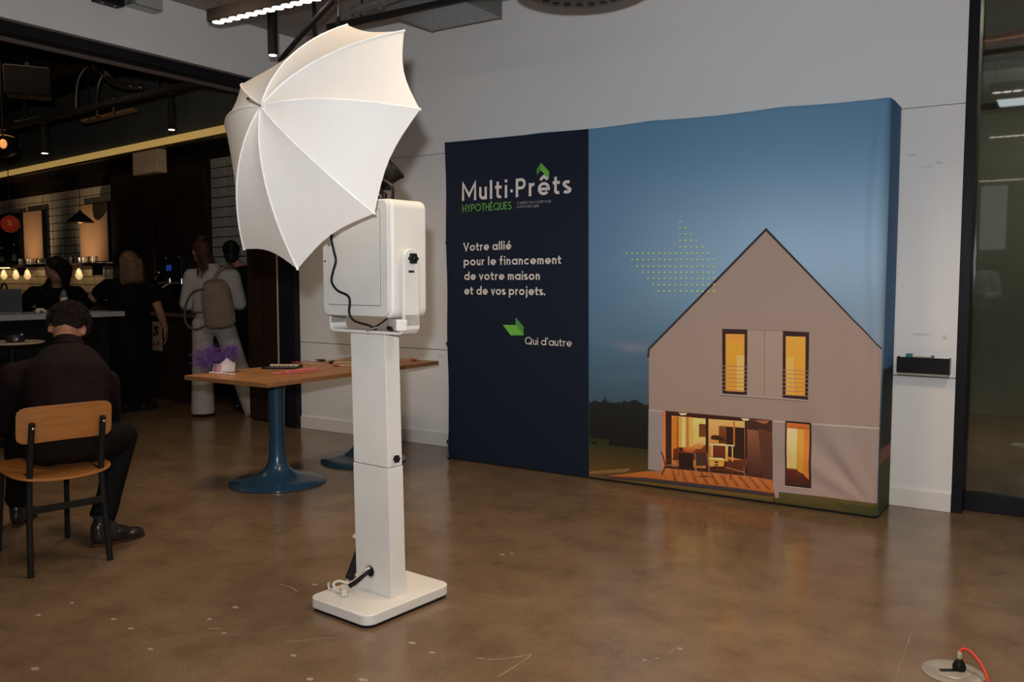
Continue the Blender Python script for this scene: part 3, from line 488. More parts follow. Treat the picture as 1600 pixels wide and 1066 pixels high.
for n, lay, c0, c1, pts in POLYS: pr_(n).face(pts, c0, c1, lay)
for n, lay, c, w, pts in STROKES: pr_(n).stroke(pts, w*0.0040, c, lay)
for x, z in DOTS: pr_('dot_print').face([(x+0.0062*math.cos(2*PI*k/8), z+0.0062*math.sin(2*PI*k/8)) for k in range(8)], (165,185,105), (165,185,105), 12)

# ---- monoline letters (cap height 1, x-height .70)
XH = 0.70
def arc(cx, cy, rx, ry, a0, a1, n=None):
    n = n or max(4, int(abs(a1-a0)/15))
    return [(cx+rx*math.cos(math.radians(a0+(a1-a0)*i/n)), cy+ry*math.sin(math.radians(a0+(a1-a0)*i/n))) for i in range(n+1)]
def glyph(ch, w):
    h = w/2; r = XH/2; ro = r-h                                         # bowl radius on the centre line
    bowl = arc(ro+h, r, ro, r-h, 0, 360, 26)
    D = 2*ro+2*h
    if ch == 'a': return [bowl, [(D-h, 0), (D-h, XH)]], D
    if ch == 'b': return [bowl, [(h, 0), (h, 1.04)]], D
    if ch == 'd': return [bowl, [(D-h, 0), (D-h, 1.04)]], D
    if ch == 'p': return [bowl, [(h, -0.30), (h, XH)]], D
    if ch == 'q': return [bowl, [(D-h, -0.30), (D-h, XH)]], D
    if ch == 'o': return [bowl], D
    if ch == 'c': return [arc(ro+h, r, ro, r-h, 48, 312, 20)], D*0.86
    if ch in 'éêe':
        g = [[(h*1.2, r-0.02), (D-h, r-0.02)] + arc(ro+h, r, ro, r-h, 0, 318, 22)]
        if ch == 'é': g.append([(D*.46, XH+.10), (D*.72, XH+.30)])
        if ch == 'ê': g.append([(D*.16, XH+.11), (D*.5, XH+.30), (D*.84, XH+.11)][:0] or [(D*.2, XH+.12), (D*.5, XH+.30), (D*.8, XH+.12)])
        return g, D*0.98
    if ch == 'f': return [arc(.34, 1.02-.17, .17, .17, 80, 180, 6)+[(.17, 0)], [(0.0, XH-h), (.40, XH-h)]], 0.42
    if ch == 'i': return [[(h, 0), (h, XH)], [(h, XH+.14), (h, XH+.14+w)]], w
    if ch == 'j': return [[(h+.06, XH), (h+.06, -0.14)]+arc(h-.06, -0.14, .12, .12, 0, -80, 5), [(h+.06, XH+.14), (h+.06, XH+.14+w)]], w+.08
    if ch == 'l': return [[(h, 1.04), (h, 0)]], w
    if ch == 't': return [[(.16, XH+.22), (.16, .17)]+arc(.33, .17, .17, .17-h, 180, 285, 6), [(0, XH-h), (.40, XH-h)]], 0.42
    if ch == 'u': W_ = .50; return [[(h, XH), (h, .25)]+arc(W_/2, .25, W_/2-h, .25-h, 180, 360, 12)+[(W_-h, XH)], [(W_-h, XH), (W_-h, 0)]], W_
    if ch == 'n': W_ = .50; return [[(h, 0), (h, XH)], [(h, .40)]+arc(W_/2, XH-.26, W_/2-h, .26-h, 180, 0, 12)+[(W_-h, 0)]], W_
    if ch == 'm':
        W_ = .46; g = [[(h, 0), (h, XH)]]
        for k in (0, 1): g.append([(h+k*(W_-w), .40)]+arc(h+k*(W_-w)+(W_-w)/2, XH-.24, (W_-w)/2, .24-h, 180, 0, 12)+[(h+(k+1)*(W_-w), 0)])
        return g, 2*W_-w
    if ch == 'r': return [[(h, 0), (h, XH)], [(h, .36)]+arc(.28, XH-.28, .28-h, .28-h, 180, 75, 7)], .36
    if ch == 's':
        return [arc(.21, XH*.73, .17, XH*.27-h, 35, 200, 9)+arc(.21, XH*.27, .18, XH*.27-h, 70, -150, 11)], .43
    if ch == 'v': return [[(.05, XH), (.26, h*.6), (.47, XH)]], .52
    if ch == '.': return [[(h, 0), (h, w)]], w
    if ch == '·': return [[(h, .36-h), (h, .36+h)]], w
    if ch == "'": return [[(h, 1.04), (h, .78)]], w
    if ch == 'M': return [[(h, 0), (h, 1-h*.6), (.46, .28), (.92-h, 1-h*.6), (.92-h, 0)]], .92
    if ch == 'V': return [[(.05, 1), (.36, h*.6), (.67, 1)]], .72
    if ch == 'P': return [[(h, 0), (h, 1-h), (.34, 1-h)]+arc(.34, .70, .26-h, .30-h, 90, -90, 12)+[(h, .40+h)]], .60
    if ch == 'R': return [[(h, 0), (h, 1-h), (.34, 1-h)]+arc(.34, .72, .26-h, .28-h, 90, -90, 10)+[(h, .44+h)], [(.30, .44), (.58, 0)]], .60
    if ch in 'QOCG':
        if ch in 'CG': g = [arc(.5, .5, .5-h, .5-h, 45, 315, 24)]
        else: g = [arc(.5, .5, .5-h, .5-h, 0, 360, 30)]
        if ch == 'Q': g.append([(.62, .30), (.98, -.02)])
        if ch == 'G': g.append([(.55, .48), (.92, .48), (.92, .16)])
        return g, (1.0 if ch in 'QO' else .90)
    if ch == 'H': return [[(h, 0), (h, 1)], [(.66-h, 0), (.66-h, 1)], [(h, .5), (.66-h, .5)]], .66
    if ch == 'Y': return [[(.03, 1), (.33, .45), (.63, 1)], [(.33, .47), (.33, 0)]], .66
    if ch == 'T': return [[(0, 1-h), (.58, 1-h)], [(.29, 1-h), (.29, 0)]], .58
    if ch in 'EÈÉ':
        g = [[(.48, 1-h), (h, 1-h), (h, h), (.48, h)], [(h, .52), (.43, .52)]]
        if ch == 'È': g.append([(.14, 1.27), (.32, 1.09)])
        if ch == 'É': g.append([(.18, 1.09), (.36, 1.27)])
        return g, .50
    if ch == 'U': return [[(h, 1), (h, .32)]+arc(.32, .32, .32-h, .32-h, 180, 360, 12)+[(.64-h, 1)]], .64
    if ch == 'S': return [arc(.28, .74, .21, .26-h, 30, 210, 9)+arc(.28, .27, .23, .27-h, 70, -155, 11)], .55
    if ch == 'N': return [[(h, 0), (h, 1-h*.4), (.68-h, h*.4), (.68-h, 1)]], .68
    if ch == 'A': return [[(.03, 0), (.35, 1-h*.6), (.67, 0)], [(.14, .33), (.56, .33)]], .70
    if ch == 'B': return [[(h, 0), (h, 1-h), (.30, 1-h)]+arc(.30, .76, .22, .24-h, 90, -90, 8)+[(h, .52)], [(.30, .52)]+arc(.32, .27, .24-h*.5, .27-h, 90, -90, 9)+[(h, h)]], .58
    if ch == 'D': return [[(h, h), (h, 1-h), (.25, 1-h)]+arc(.25, .5, .42-h, .5-h, 90, -90, 14)+[(h, h)]], .68
    if ch == 'I': return [[(h, 0), (h, 1)]], w
    return [], 0.28
for name, s, A, Bp, cap, w, c in TEXTS:
    gap = 0.13 if w < 0.13 else 0.10
    if s.startswith('Multi'): gap = 0.16
    adv, items = 0.0, []
    for ch in s:
        if ch == ' ': adv += 0.30; continue
        g, wd_ = glyph(ch, w); items.append((adv, g)); adv += wd_ + gap
    adv -= gap
    A, Bp = Vector(A), Vector(Bp); ex = (Bp-A)/adv
    for off, g in items:
        for pl in g:
            pts = [tuple(A + ex*(off+x) + Vector((0, cap*y))) for x, y in pl]
            pr_(name).stroke(pts, w*cap*0.96, c, 8)
LAB = {'navy_print': 'navy blue printed panel', 'landscape_print': 'dark treeline and lawn print', 'house_print': 'pale gabled house facade print',
       'window_print': 'lit orange window print', 'terrace_print': 'wooden terrace with chairs print', 'dot_print': 'green dot arrow print',
       'logo_print': 'green folded arrow marks', 'logo_lettering': 'white and green logo lettering', 'slogan_lettering': 'white slogan lettering'}
for n, p in PR.items():
    o = p.build(n.split('#')[0], cover, LAB[n.split('#')[0]])
    if n == 'dot_print': o['kind'] = 'stuff'
# ================================================================== photo booth on its stand
WHITE = M('white_booth_paint', (0.725,0.70,0.65), 0.42, var=0.03, scale=7, bump=0.03, bscale=50)
WHITEG = M('grey_white_booth_panel', (0.61,0.595,0.56), 0.45, var=0.03, scale=6)
KNOB = M('black_plastic', (0.012,0.012,0.013), 0.35, var=0.1)
CABLE = M('black_cable', (0.014,0.013,0.013), 0.4)
WCABLE = M('cream_cable', (0.62,0.57,0.48), 0.45)
BR = math.radians(-5.5)
booth = thing('photo_booth', 'white photo booth head on a square column with a flat base plate', 'photo booth', (-2.318, 2.371, 0), BR)
# base plate, rounded front corners with a chamfered top edge
def rounded(x0, x1, y0, y1, r, n=6, corners=(1,1,1,1)):
    P = []
    for (cx, cy, a0), on in zip([(x0+r,y0+r,180),(x1-r,y0+r,270),(x1-r,y1-r,0),(x0+r,y1-r,90)], corners):
        if on: P += [(cx+r*math.cos(math.radians(a0+90*i/n)), cy+r*math.sin(math.radians(a0+90*i/n))) for i in range(n+1)]
        else: P.append({180:(x0,y0),270:(x1,y0),0:(x1,y1),90:(x0,y1)}[a0])
    return P
MB().prism(rounded(-0.174,0.173,-0.010,0.450,0.045,corners=(1,1,1,1)), 0.010, 0.052).build('base_plate', WHITE, booth, bev=0.006)
MB().prism(rounded(-0.168,0.167,-0.004,0.444,0.04), 0.0, 0.011).build('rubber_mat', KNOB, booth)
SH = -0.022
def sheared(mb, z0, z1, x0, x1, y0, y1):
    a, b = SH*(z0-0.05)/1.03, SH*(z1-0.05)/1.03
    return mb.add([(x0+a,y0,z0),(x1+a,y0,z0),(x1+a,y1,z0),(x0+a,y1,z0),(x0+b,y0,z1),(x1+b,y0,z1),(x1+b,y1,z1),(x0+b,y1,z1)],
                  [(3,2,1,0),(4,5,6,7),(0,1,5,4),(1,2,6,5),(2,3,7,6),(3,0,4,7)])
sheared(MB(), 0.052, 0.563, -0.096, 0.105, 0.176, 0.256).build('lower_column', WHITE, booth, bev=0.002)
sheared(MB(), 0.566, 1.084, -0.094, 0.103, 0.178, 0.254).build('upper_column', WHITE, booth, bev=0.002)
def star_knob(c, ax, r, th, parent, name='knob'):
    q = Vector(ax).to_track_quat('Z','Y').to_matrix().to_4x4(); T = Matrix.Translation(Vector(c)) @ q
    P = [(r*(1+0.16*math.cos(6*t))*math.cos(t), r*(1+0.16*math.cos(6*t))*math.sin(t)) for t in [2*PI*i/36 for i in range(36)]]
    mb = MB(T); mb.prism(P, 0.004, th); mb.cyl((0,0,-0.004),(0,0,0.006), r*0.5); mb.lathe([(r*.55,th),(r*.35,th+.004),(.001,th+.005)], 16)
    return mb.build(name, KNOB, parent, bev=0.002)
star_knob((0.095,0.212,0.598), (1,0,0), 0.014, 0.016, booth)
# hole with the flex at the foot of the column
MB(Matrix.Translation((-0.012,0.1755,0.136)) @ Matrix.Rotation(PI/2,4,'X')).lathe([(0.030,-0.001),(0.030,0.002),(0.024,0.003),(0.022,0.001)], 24).build('cable_hole', M('hole_rim', (0.5,0.48,0.45), 0.5), booth)
MB(Matrix.Translation((-0.012,0.1745,0.136)) @ Matrix.Rotation(PI/2,4,'X')).lathe([(0.021,0.0),(0.021,0.0012)], 20).build('hole_dark', M('hole_dark', (0.01,0.01,0.01), 0.9), booth)
MB().tube([(-0.010,0.178,0.142),(-0.020,0.155,0.128),(-0.045,0.130,0.100),(-0.066,0.112,0.082)], [0.007,0.007,0.008,0.010], sub=4).build('black_plug', CABLE, booth)
MB().tube([(-0.014,0.176,0.150),(-0.028,0.160,0.140),(-0.05,0.150,0.112),(-0.085,0.130,0.085),(-0.125,0.110,0.090),(-0.140,0.095,0.080),(-0.115,0.085,0.062),(-0.075,0.085,0.060)], 0.0055, sub=5).build('cream_flex', WCABLE, booth)
MB(Matrix.Translation((-0.066,0.082,0.066)) @ Matrix.Rotation(-0.6,4,'Z')).box(-0.030,0.022,-0.012,0.012,-0.012,0.014).build('cream_plug', WCABLE, booth, bev=0.004)
MB().tube([(-0.070,0.176,0.092),(-0.078,0.17,0.09)],0.005).build('screw', STEEL, booth)
# black hose and cable loop behind the column
MB().tube([(-0.112,0.225,0.245),(-0.130,0.222,0.19),(-0.153,0.215,0.125),(-0.172,0.205,0.066)], [0.013,0.015,0.018,0.018], sub=4, n=12).build('black_hose', M('black_hose', (0.02,0.02,0.021), 0.6), booth)
MB().tube([(-0.09,0.25,0.36),(-0.122,0.235,0.345),(-0.136,0.228,0.31),(-0.122,0.225,0.27),(-0.128,0.225,0.25)], 0.005, sub=5).build('cream_loop', WCABLE, booth)
MB().ell((-0.130,0.215,0.245),(0.026,0.02,0.012)).build('cream_coupler', WCABLE, booth)
MB().tube([(-0.165,0.29,0.058),(-0.20,0.25,0.058),(-0.23,0.20,0.012),(-0.20,0.12,0.062),(-0.15,0.08,0.062)], 0.005, sub=5).build('base_flex', WCABLE, booth)
# head
HX0, HX1, HY0, HY1, HZ0, HZ1 = -0.196, 0.190, 0.106, 0.300, 1.150, 1.592
def rbox_front(x0, x1, z0, z1, r, y0, y1, n=6):
    T = Matrix.Rotation(PI/2, 4, 'X')                # prism runs along -y
    return MB(T).prism(rounded(x0, x1, z0, z1, r, n), -y1, -y0)
rbox_front(HX0, HX1, HZ0, HZ1, 0.034, HY0+0.012, HY1).build('head_shell', WHITE, booth, bev=0.012, seg=3)
rbox_front(HX0+0.004, HX1-0.012, HZ0+0.004, HZ1-0.004, 0.034, HY0, HY0+0.02).build('back_cover', WHITEG, booth, bev=0.005)
rbox_front(HX0+0.040, HX1-0.052, HZ0+0.045, HZ1-0.038, 0.004, HY0-0.0008, HY0+0.004).build('door_gap', M('door_gap_dark', (0.06,0.06,0.055), 0.7), booth)
rbox_front(HX0+0.0415, HX1-0.0535, HZ0+0.047, HZ1-0.0395, 0.004, HY0-0.0022, HY0+0.004).build('access_door', WHITEG, booth, bev=0.001)
T = Matrix.Translation((HX0+0.052, HY0-0.002, 1.433)) @ Matrix.Rotation(PI/2,4,'X')
lk = MB(T).lathe([(0.010,0),(0.010,0.004),(0.007,0.006),(0.001,0.006)], 18).build('lock', M('grey_lock', (0.35,0.34,0.32), 0.35, 0.6), booth)
MB(Matrix.Translation((HX0+0.020, HY0+0.001, 1.365)) @ Matrix.Rotation(PI/2,4,'X')).lathe([(0.004,0),(0.004,0.003),(0.001,0.003)], 10).build('screw', KNOB, booth)
# U bracket
AX = HX1+0.004
def arm(x0, x1):
    P = [(0.150,1.105),(0.150,1.365)] + [(0.191+0.041*math.cos(math.radians(180-180*i/12)), 1.368+0.041*math.sin(math.radians(180-180*i/12))) for i in range(13)] + [(0.232,1.105)]
    T = Matrix(((0,0,1,0),(1,0,0,0),(0,1,0,0),(0,0,0,1)))
    return MB(T).prism(P, x0, x1)
brk = MB()
def seg_u(y0, y1, t=0.012, r=0.035):
    xo, xi, zb = AX+0.022, HX0-0.006, 1.086
    out = [(xi-t, 1.150)] if False else []
    P_out = [(xi-0.012, 1.165), (xi-0.012, zb+r)] + [(xi-0.012+r+r*math.cos(math.radians(180+90*i/8)), zb+r+r*math.sin(math.radians(180+90*i/8))) for i in range(9)] \
          + [(xo-r+r*math.cos(math.radians(270+90*i/8)), zb+r+r*math.sin(math.radians(270+90*i/8))) for i in range(9)] + [(xo, 1.165)]
    P_in = [(x + (0.012 if x < 0 else -0.018 if x > xo-r else 0), z+ (t if z < 1.13 else 0)) for x, z in P_out]
    ri = r-0.012
    P_in = [(xi, 1.165), (xi, zb+t+ri)] + [(xi+ri+ri*math.cos(math.radians(180+90*i/8)), zb+t+ri+ri*math.sin(math.radians(180+90*i/8))) for i in range(9)] \
         + [(xo-0.016-ri+ri*math.cos(math.radians(270+90*i/8)), zb+t+ri+ri*math.sin(math.radians(270+90*i/8))) for i in range(9)] + [(xo-0.016, 1.165)]
    T = Matrix.Rotation(PI/2, 4, 'X'); m = MB(T); n = len(P_out)
    vs = [(x,z,-y0) for x,z in P_out]+[(x,z,-y0) for x,z in P_in]+[(x,z,-y1) for x,z in P_out]+[(x,z,-y1) for x,z in P_in]
    fs = []
    for i in range(n-1): fs += [(i,i+1,n+i+1,n+i),(2*n+i,3*n+i,3*n+i+1,2*n+i+1),(i,2*n+i,2*n+i+1,i+1),(n+i,n+i+1,3*n+i+1,3*n+i)]
    fs += [(0,n,3*n,2*n),(n-1,3*n-1,4*n-1,2*n-1)]
    return m.add(vs, fs)
seg_u(0.150, 0.232).build('bracket', WHITE, booth, bev=0.003)
arm(AX+0.006, AX+0.022).build('bracket_arm', WHITE, booth, bev=0.004)
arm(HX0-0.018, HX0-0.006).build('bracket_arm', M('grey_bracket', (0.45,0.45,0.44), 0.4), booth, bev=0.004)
star_knob((AX+0.018,0.192,1.372), (1,0,0), 0.019, 0.020, booth)
MB().box(AX+0.0215,AX+0.0232,0.174,0.204,1.319,1.328).build('badge', M('dark_badge', (0.03,0.035,0.06), 0.4), booth, bev=0.001)
# socket block and cables on the bracket
MB(Matrix.Translation((0.132,0.185,1.124)) @ Matrix.Rotation(math.radians(-28),4,'Z')).box(-0.020,0.090,-0.022,0.022,-0.022,0.022).build('power_block', M('white_plastic', (0.72,0.69,0.65), 0.35), booth, bev=0.006)
MB(Matrix.Translation((0.132,0.185,1.124)) @ Matrix.Rotation(math.radians(-28),4,'Z')).box(-0.0212,-0.019,-0.010,0.010,0.004,0.011).build('red_switch', M('red_plastic', (0.35,0.03,0.02), 0.4), booth)
MB().tube([(0.13,0.15,1.112),(0.155,0.15,1.108),(0.18,0.17,1.12)], [0.009,0.007,0.006], sub=4).build('black_plug', CABLE, booth)
MB().tube([(0.03,0.13,1.098),(0.07,0.15,1.112),(0.11,0.17,1.118)], [0.003,0.004,0.004], sub=3).build('grey_wire', M('grey_wire', (0.22,0.19,0.16), 0.5), booth)
MB().tube([(0.02,0.15,1.098),(0.03,0.20,1.12),(0.055,0.24,1.16),(0.06,0.25,1.2)], 0.004, sub=4).build('black_wire', CABLE, booth)
zc = lambda px: None
MB().tube([(-0.085,0.100,1.565),(-0.105,0.098,1.52),(-0.128,0.098,1.462),(-0.115,0.099,1.405),(-0.104,0.099,1.365),(-0.122,0.099,1.322),(-0.130,0.099,1.285),(-0.095,0.097,1.252),(-0.035,0.097,1.232),(-0.025,0.098,1.205),(-0.030,0.099,1.165),(-0.012,0.11,1.135),(0.035,0.14,1.118),(0.055,0.16,1.102)], 0.0048, sub=6, n=10).build('power_cable', CABLE, booth)
# flash head with yoke standing on the booth (a lamp bolted to its lid)
UN = Vector((-0.0092,-0.959,0.283)).normalized(); UA = Vector((-2.427,2.138,1.900))
strobe = thing('studio_flash', 'black studio flash head on top of the white booth behind the umbrella', 'flash lamp', (-2.395, 2.735, 1.593), BR)
INV = (Matrix.Translation((-2.395,2.735,1.593)) @ Matrix.Rotation(BR,4,'Z')).inverted()
def axis_frame(o, z):
    q = Vector(z).to_track_quat('Z','Y').to_matrix().to_4x4(); return INV @ Matrix.Translation(o) @ q
hc = UA - UN*0.66 + Vector((-0.005,0,0.005))
FR = axis_frame(hc, Vector((0.75,-0.25,-0.75)))
MB(axis_frame(hc, Vector((0.60,0.45,0.72)))).lathe([(0.001,-0.085),(0.03,-0.085),(0.036,-0.06),(0.046,-0.02),(0.055,0.03),(0.060,0.050),(0.064,0.054),(0.064,0.064),(0.050,0.070),(0.001,0.072)], 28).build('lamp_housing', BLACKM, strobe)
MB(axis_frame(hc - Vector((0.02,0,0.045)), Vector((1,0.3,0)))).cyl((0,0,-0.05),(0,0,0.05),0.012).build('pivot', KNOB, strobe)
MB().cyl((0.012,0,0),(0.012,0,0.05),0.011).build('spigot', KNOB, strobe)
MB().tube([(0.012,0,0.045),(0.0,-0.012,0.062),(-0.015,-0.01,0.085),(-0.01,0,0.105)], 0.009, sub=3).build('yoke', KNOB, strobe)
MB().box(-0.06,-0.025,-0.03,0.01,-0.001,0.045).build('cable_box', KNOB, strobe, bev=0.006)
MB().tube([(0.01,0,0.105),(0.05,0.0,0.082),(0.062,0.0,0.052),(0.055,0,0.020),(0.036,0,0.0)], 0.0065, sub=5).build('looped_cable', CABLE, strobe)
MB().tube([(-0.05,0,0.095),(-0.02,0,0.07),(-0.002,0.0,0.066)], 0.004, sub=4).build('clamp_lever', KNOB, strobe)
# umbrella
umb = thing('photo_umbrella', 'big white shoot-through photo umbrella leaning over the booth', 'umbrella', tuple(UA))
CANOPY = M('white_umbrella_nylon', (0.77,0.75,0.72), 0.55, var=0.015, scale=30, bump=0.02, bscale=300, translucent=0.16)
RIBM = M('umbrella_rib', (0.90,0.89,0.87), 0.4)
RIM = [(-2.406,2.553,2.275),(-2.101,2.528,2.201),(-1.954,2.434,1.888),(-2.076,2.328,1.525),(-2.405,2.274,1.332),(-2.726,2.301,1.411),(-2.979,2.445,1.892),(-2.910,2.505,2.097)]
RIM = [Vector(p)-UA for p in RIM]
def rib_pt(k, t, out=0.0):
    p = RIM[k % 8]; ax = p.dot(UN); rad = p - UN*ax              # ax < 0 behind the apex
    return rad*t + UN*(ax*(t**1.9) + out)
NT, NS = 14, 8
for k in range(8):
    vs, fs = [], []
    for i in range(NT+1):
        t = i/NT
        for j in range(NS+1):
            s_ = j/NS; w = math.sin(PI*s_)
            a, b = rib_pt(k, t), rib_pt(k+1, t); p = a.lerp(b, s_)
            p = p*(1 - 0.055*w*t**6) + UN*(-0.010*w*math.sin(PI*t))     # scalloped rim, cloth drawn tight
            vs.append(p)
    for i in range(NT):
        for j in range(NS): a = i*(NS+1)+j; fs.append((a, a+1, a+NS+2, a+NS+1))
    MB().add(vs, fs).build('canopy_panel', CANOPY, umb, smooth_deg=80)
    MB().tube([rib_pt(k, t/14, 0.0018) for t in range(0, 15)], 0.0028, n=6).build('rib', RIBM, umb)
    MB().ell(rib_pt(k, 1.0), (0.005,0.005,0.005), n=8).build('rib_tip', RIBM, umb)
    MB().tube([rib_pt(k, 0.52, -0.006), -UN*0.26], 0.0022, n=6).build('stretcher', STEEL, umb)
MB().tube([-UN*0.62, UN*0.058], 0.0042, n=10).build('shaft', M('dull_shaft', (0.22,0.22,0.22), 0.35, 0.9), umb)
MB().ell(UN*0.060, (0.005,0.005,0.005), n=8).build('ferrule', KNOB, umb)
MB().lathe([(0.022,-0.003),(0.018,0.002),(0.008,0.004)],16).build('top_cap', CANOPY, umb).rotation_euler = UN.to_track_quat('Z','Y').to_euler()
light('modelling_lamp', 'POINT', tuple(UA - UN*0.50), 1.5, (1.0,0.74,0.48), shadow_soft_size=0.05)
# ================================================================== tables
TOPW = M('oak_laminate', (0.32,0.145,0.052), 0.38, var=0.22, scale=3.0, stretch=(14,1.2,14), bump=0.02)
EDGEW = M('oak_edge', (0.27,0.125,0.05), 0.5, var=0.2, scale=6, stretch=(2,2,20))
BLUE = M('petrol_blue_enamel', (0.018,0.062,0.115), 0.28, var=0.06, scale=4, coat=0.4)
def table(loc, lab):
    t = thing('pedestal_table', lab, 'table', loc, 0, 'oak topped tables with blue pedestals')
    MB().box(-0.37,0.37,-0.3985,0.3985,0.672,0.70).build('tabletop', TOPW, t, bev=0.002)
    MB().box(-0.371,0.371,-0.399,0.399,0.674,0.697).build('edge_band', EDGEW, t)
    MB().lathe([(0.285,0.0),(0.302,0.004),(0.302,0.011),(0.29,0.018),(0.22,0.031),(0.15,0.047),(0.11,0.066),(0.078,0.095),(0.060,0.135),(0.051,0.19),(0.048,0.30),(0.050,0.50),(0.054,0.64),(0.056,0.662)], 48).build('pedestal', BLUE, t)
    MB().box(-0.20,0.20,-0.20,0.20,0.660,0.673).build('mounting_plate', BLACKM, t)
    return t
table((-4.23,3.80,0), 'nearer oak topped table on a round blue pedestal, carrying the feathered mask')
table((-4.23,4.60,0), 'farther oak topped table on a blue pedestal, mostly behind the booth column')
TZ = 0.7005
# masquerade mask with feathers
mk = thing('masquerade_mask', 'white glitter edged masquerade mask with a purple feather plume on the near table', 'mask', (-4.53,3.64,TZ), math.radians(32))
MASKM = M('white_satin', (0.62,0.55,0.55), 0.5, var=0.06); PINKG = M('pink_glitter', (0.55,0.28,0.34), 0.35, var=0.4, scale=300); SILV = M('silver_braid', (0.72,0.68,0.66), 0.35, 0.3, var=0.25, scale=200)
# domed half mask: left half pink, right half white, peaked brow
def mask_pt(u, v):   # u -1..1 across, v 0..1 up
    x = 0.068*u; z = 0.004 + (0.048 + 0.042*max(0,1-abs(u-0.40)*1.3)**1.5)*v; y = -0.038*(1-u*u) + 0.02*v
    return (x, y, z)
for nm, u0, u1, mt in (('pink_half', -1, 0, MASKM), ('white_half', 0, 1, MASKM)):
    vs, fs = [], []
    for i in range(9):
        for j in range(7): vs.append(mask_pt(u0+(u1-u0)*i/8, j/6))
    for i in range(8):
        for j in range(6): a = i*7+j; fs.append((a,a+1,a+8,a+7))
    o = MB().add(vs, fs).build(nm, PINKG if u0 < 0 else MASKM, mk); s = o.modifiers.new('thick','SOLIDIFY'); s.thickness = 0.002
MB().tube([mask_pt(-1+2*i/16, 1.0) for i in range(17)]+[mask_pt(1, 0.5), mask_pt(1, 0)], 0.0028, n=6).build('braid_edge', SILV, mk)
MB().tube([mask_pt(-1, 1), mask_pt(-1, 0)], 0.0028, n=6).build('braid_edge', SILV, mk)
MB().tube([mask_pt(0, j/6) for j in range(7)], 0.003, n=6).build('braid_seam', SILV, mk)
st_ = MB()
for i in range(11): st_.ell((-0.060+0.0, 0.0, 0), 0.001) if False else st_.ell((-0.066+0.018*i, -0.055-0.010*i, 0.006), (0.010,0.0055,0.0055), Matrix.Rotation(-0.5+0.5*(i%2),3,'Z'), n=8)
st_.build('twisted_handle', SILV, mk)
PUR = M('purple_feather', (0.115,0.018,0.22), 0.85, var=0.45, scale=60, sheen=0.3)
fe = MB(); rnd = random.Random(3)
for cx, cy, cz, R_, nn in ((-0.115,0.02,0.105,0.078,1500),(0.022,0.04,0.120,0.064,1200),(-0.045,0.03,0.092,0.045,400)):
    for k in range(nn):
        d = Vector((rnd.gauss(0,1), rnd.gauss(0,1), rnd.gauss(0,.9))).normalized()
        L_ = R_*rnd.uniform(.7,1.25); w = rnd.uniform(.0008,.0018)
        a = Vector((cx,cy,cz)) + Vector((rnd.gauss(0,1),rnd.gauss(0,1),rnd.gauss(0,1)))*R_*0.22; e = a + d*L_ + Vector((0,0,-0.2*L_*rnd.random()))
        q = d.cross(Vector((rnd.random(),rnd.random(),rnd.random()))).normalized()*w; m_ = a.lerp(e, .55)
        fe.add([a, m_-q, e, m_+q], [(0,1,2,3)])
fo = fe.build('feather_plume', PUR, mk, smooth_deg=5); fo['kind'] = 'stuff'
MB().tube([(0.0,0.0,0.045),(-0.03,0.02,0.07),(-0.10,0.02,0.09)], 0.003, sub=4, n=6).build('plume_wire', M('plume_wire', (0.05,0.015,0.08), 0.6), mk)
# black tray of beige pieces, pink case and pen, props on sticks
tr = thing('display_tray', 'open black tray with a row of beige pieces on the near table', 'tray', (-4.42,4.03,TZ), math.radians(28))
MB().box(-0.11,0.11,-0.075,0.075,0,0.008).build('tray_base', KNOB, tr, bev=0.002)
MB().box(-0.095,0.105,-0.07,0.02,0.008,0.010).build('blue_grey_sheet', M('blue_grey_sheet', (0.05,0.055,0.06), 0.4), tr)
for k in range(6): MB().box(-0.100+0.033*k,-0.070+0.033*k,0.035,0.066,0.008,0.020).build('beige_piece', M('beige_piece', (0.55,0.43,0.30), 0.6), tr, bev=0.003)
MB().box(-0.112,0.112,0.070,0.078,0,0.016).build('tray_rim', KNOB, tr); MB().box(-0.114,-0.106,-0.076,0.078,0,0.014).build('tray_rim', KNOB, tr)
PINK = M('salmon_pink_plastic', (0.60,0.17,0.15), 0.4, var=0.05)
pk = thing('pink_case', 'long salmon pink case lying at the table edge', 'case', (-4.115,3.90,TZ), math.radians(84))
MB().box(-0.125,0.13,-0.030,0.030,0,0.015).build('case_body', PINK, pk, bev=0.004); MB().box(-0.125,0.13,-0.030,0.030,0.0155,0.021).build('case_lid', PINK, pk, bev=0.003)
pn = thing('pink_pen', 'thin pink pen lying beside the long pink case', 'pen', (-4.155,3.775,TZ), math.radians(75))
MB().tube([(-0.055,0,0.006),(0.050,0,0.006)],0.0055,n=10).build('barrel', PINK, pn); MB().tube([(0.050,0,0.006),(0.058,0,0.006)],[0.005,0.002],n=10).build('nib', M('dark_red', (0.22,0.03,0.03), 0.4), pn)
STICK = M('pale_wooden_stick', (0.66,0.50,0.36), 0.6, var=0.1, scale=30); REDP = M('red_card', (0.42,0.05,0.04), 0.6); BLKP = M('black_card', (0.015,0.014,0.014), 0.7)
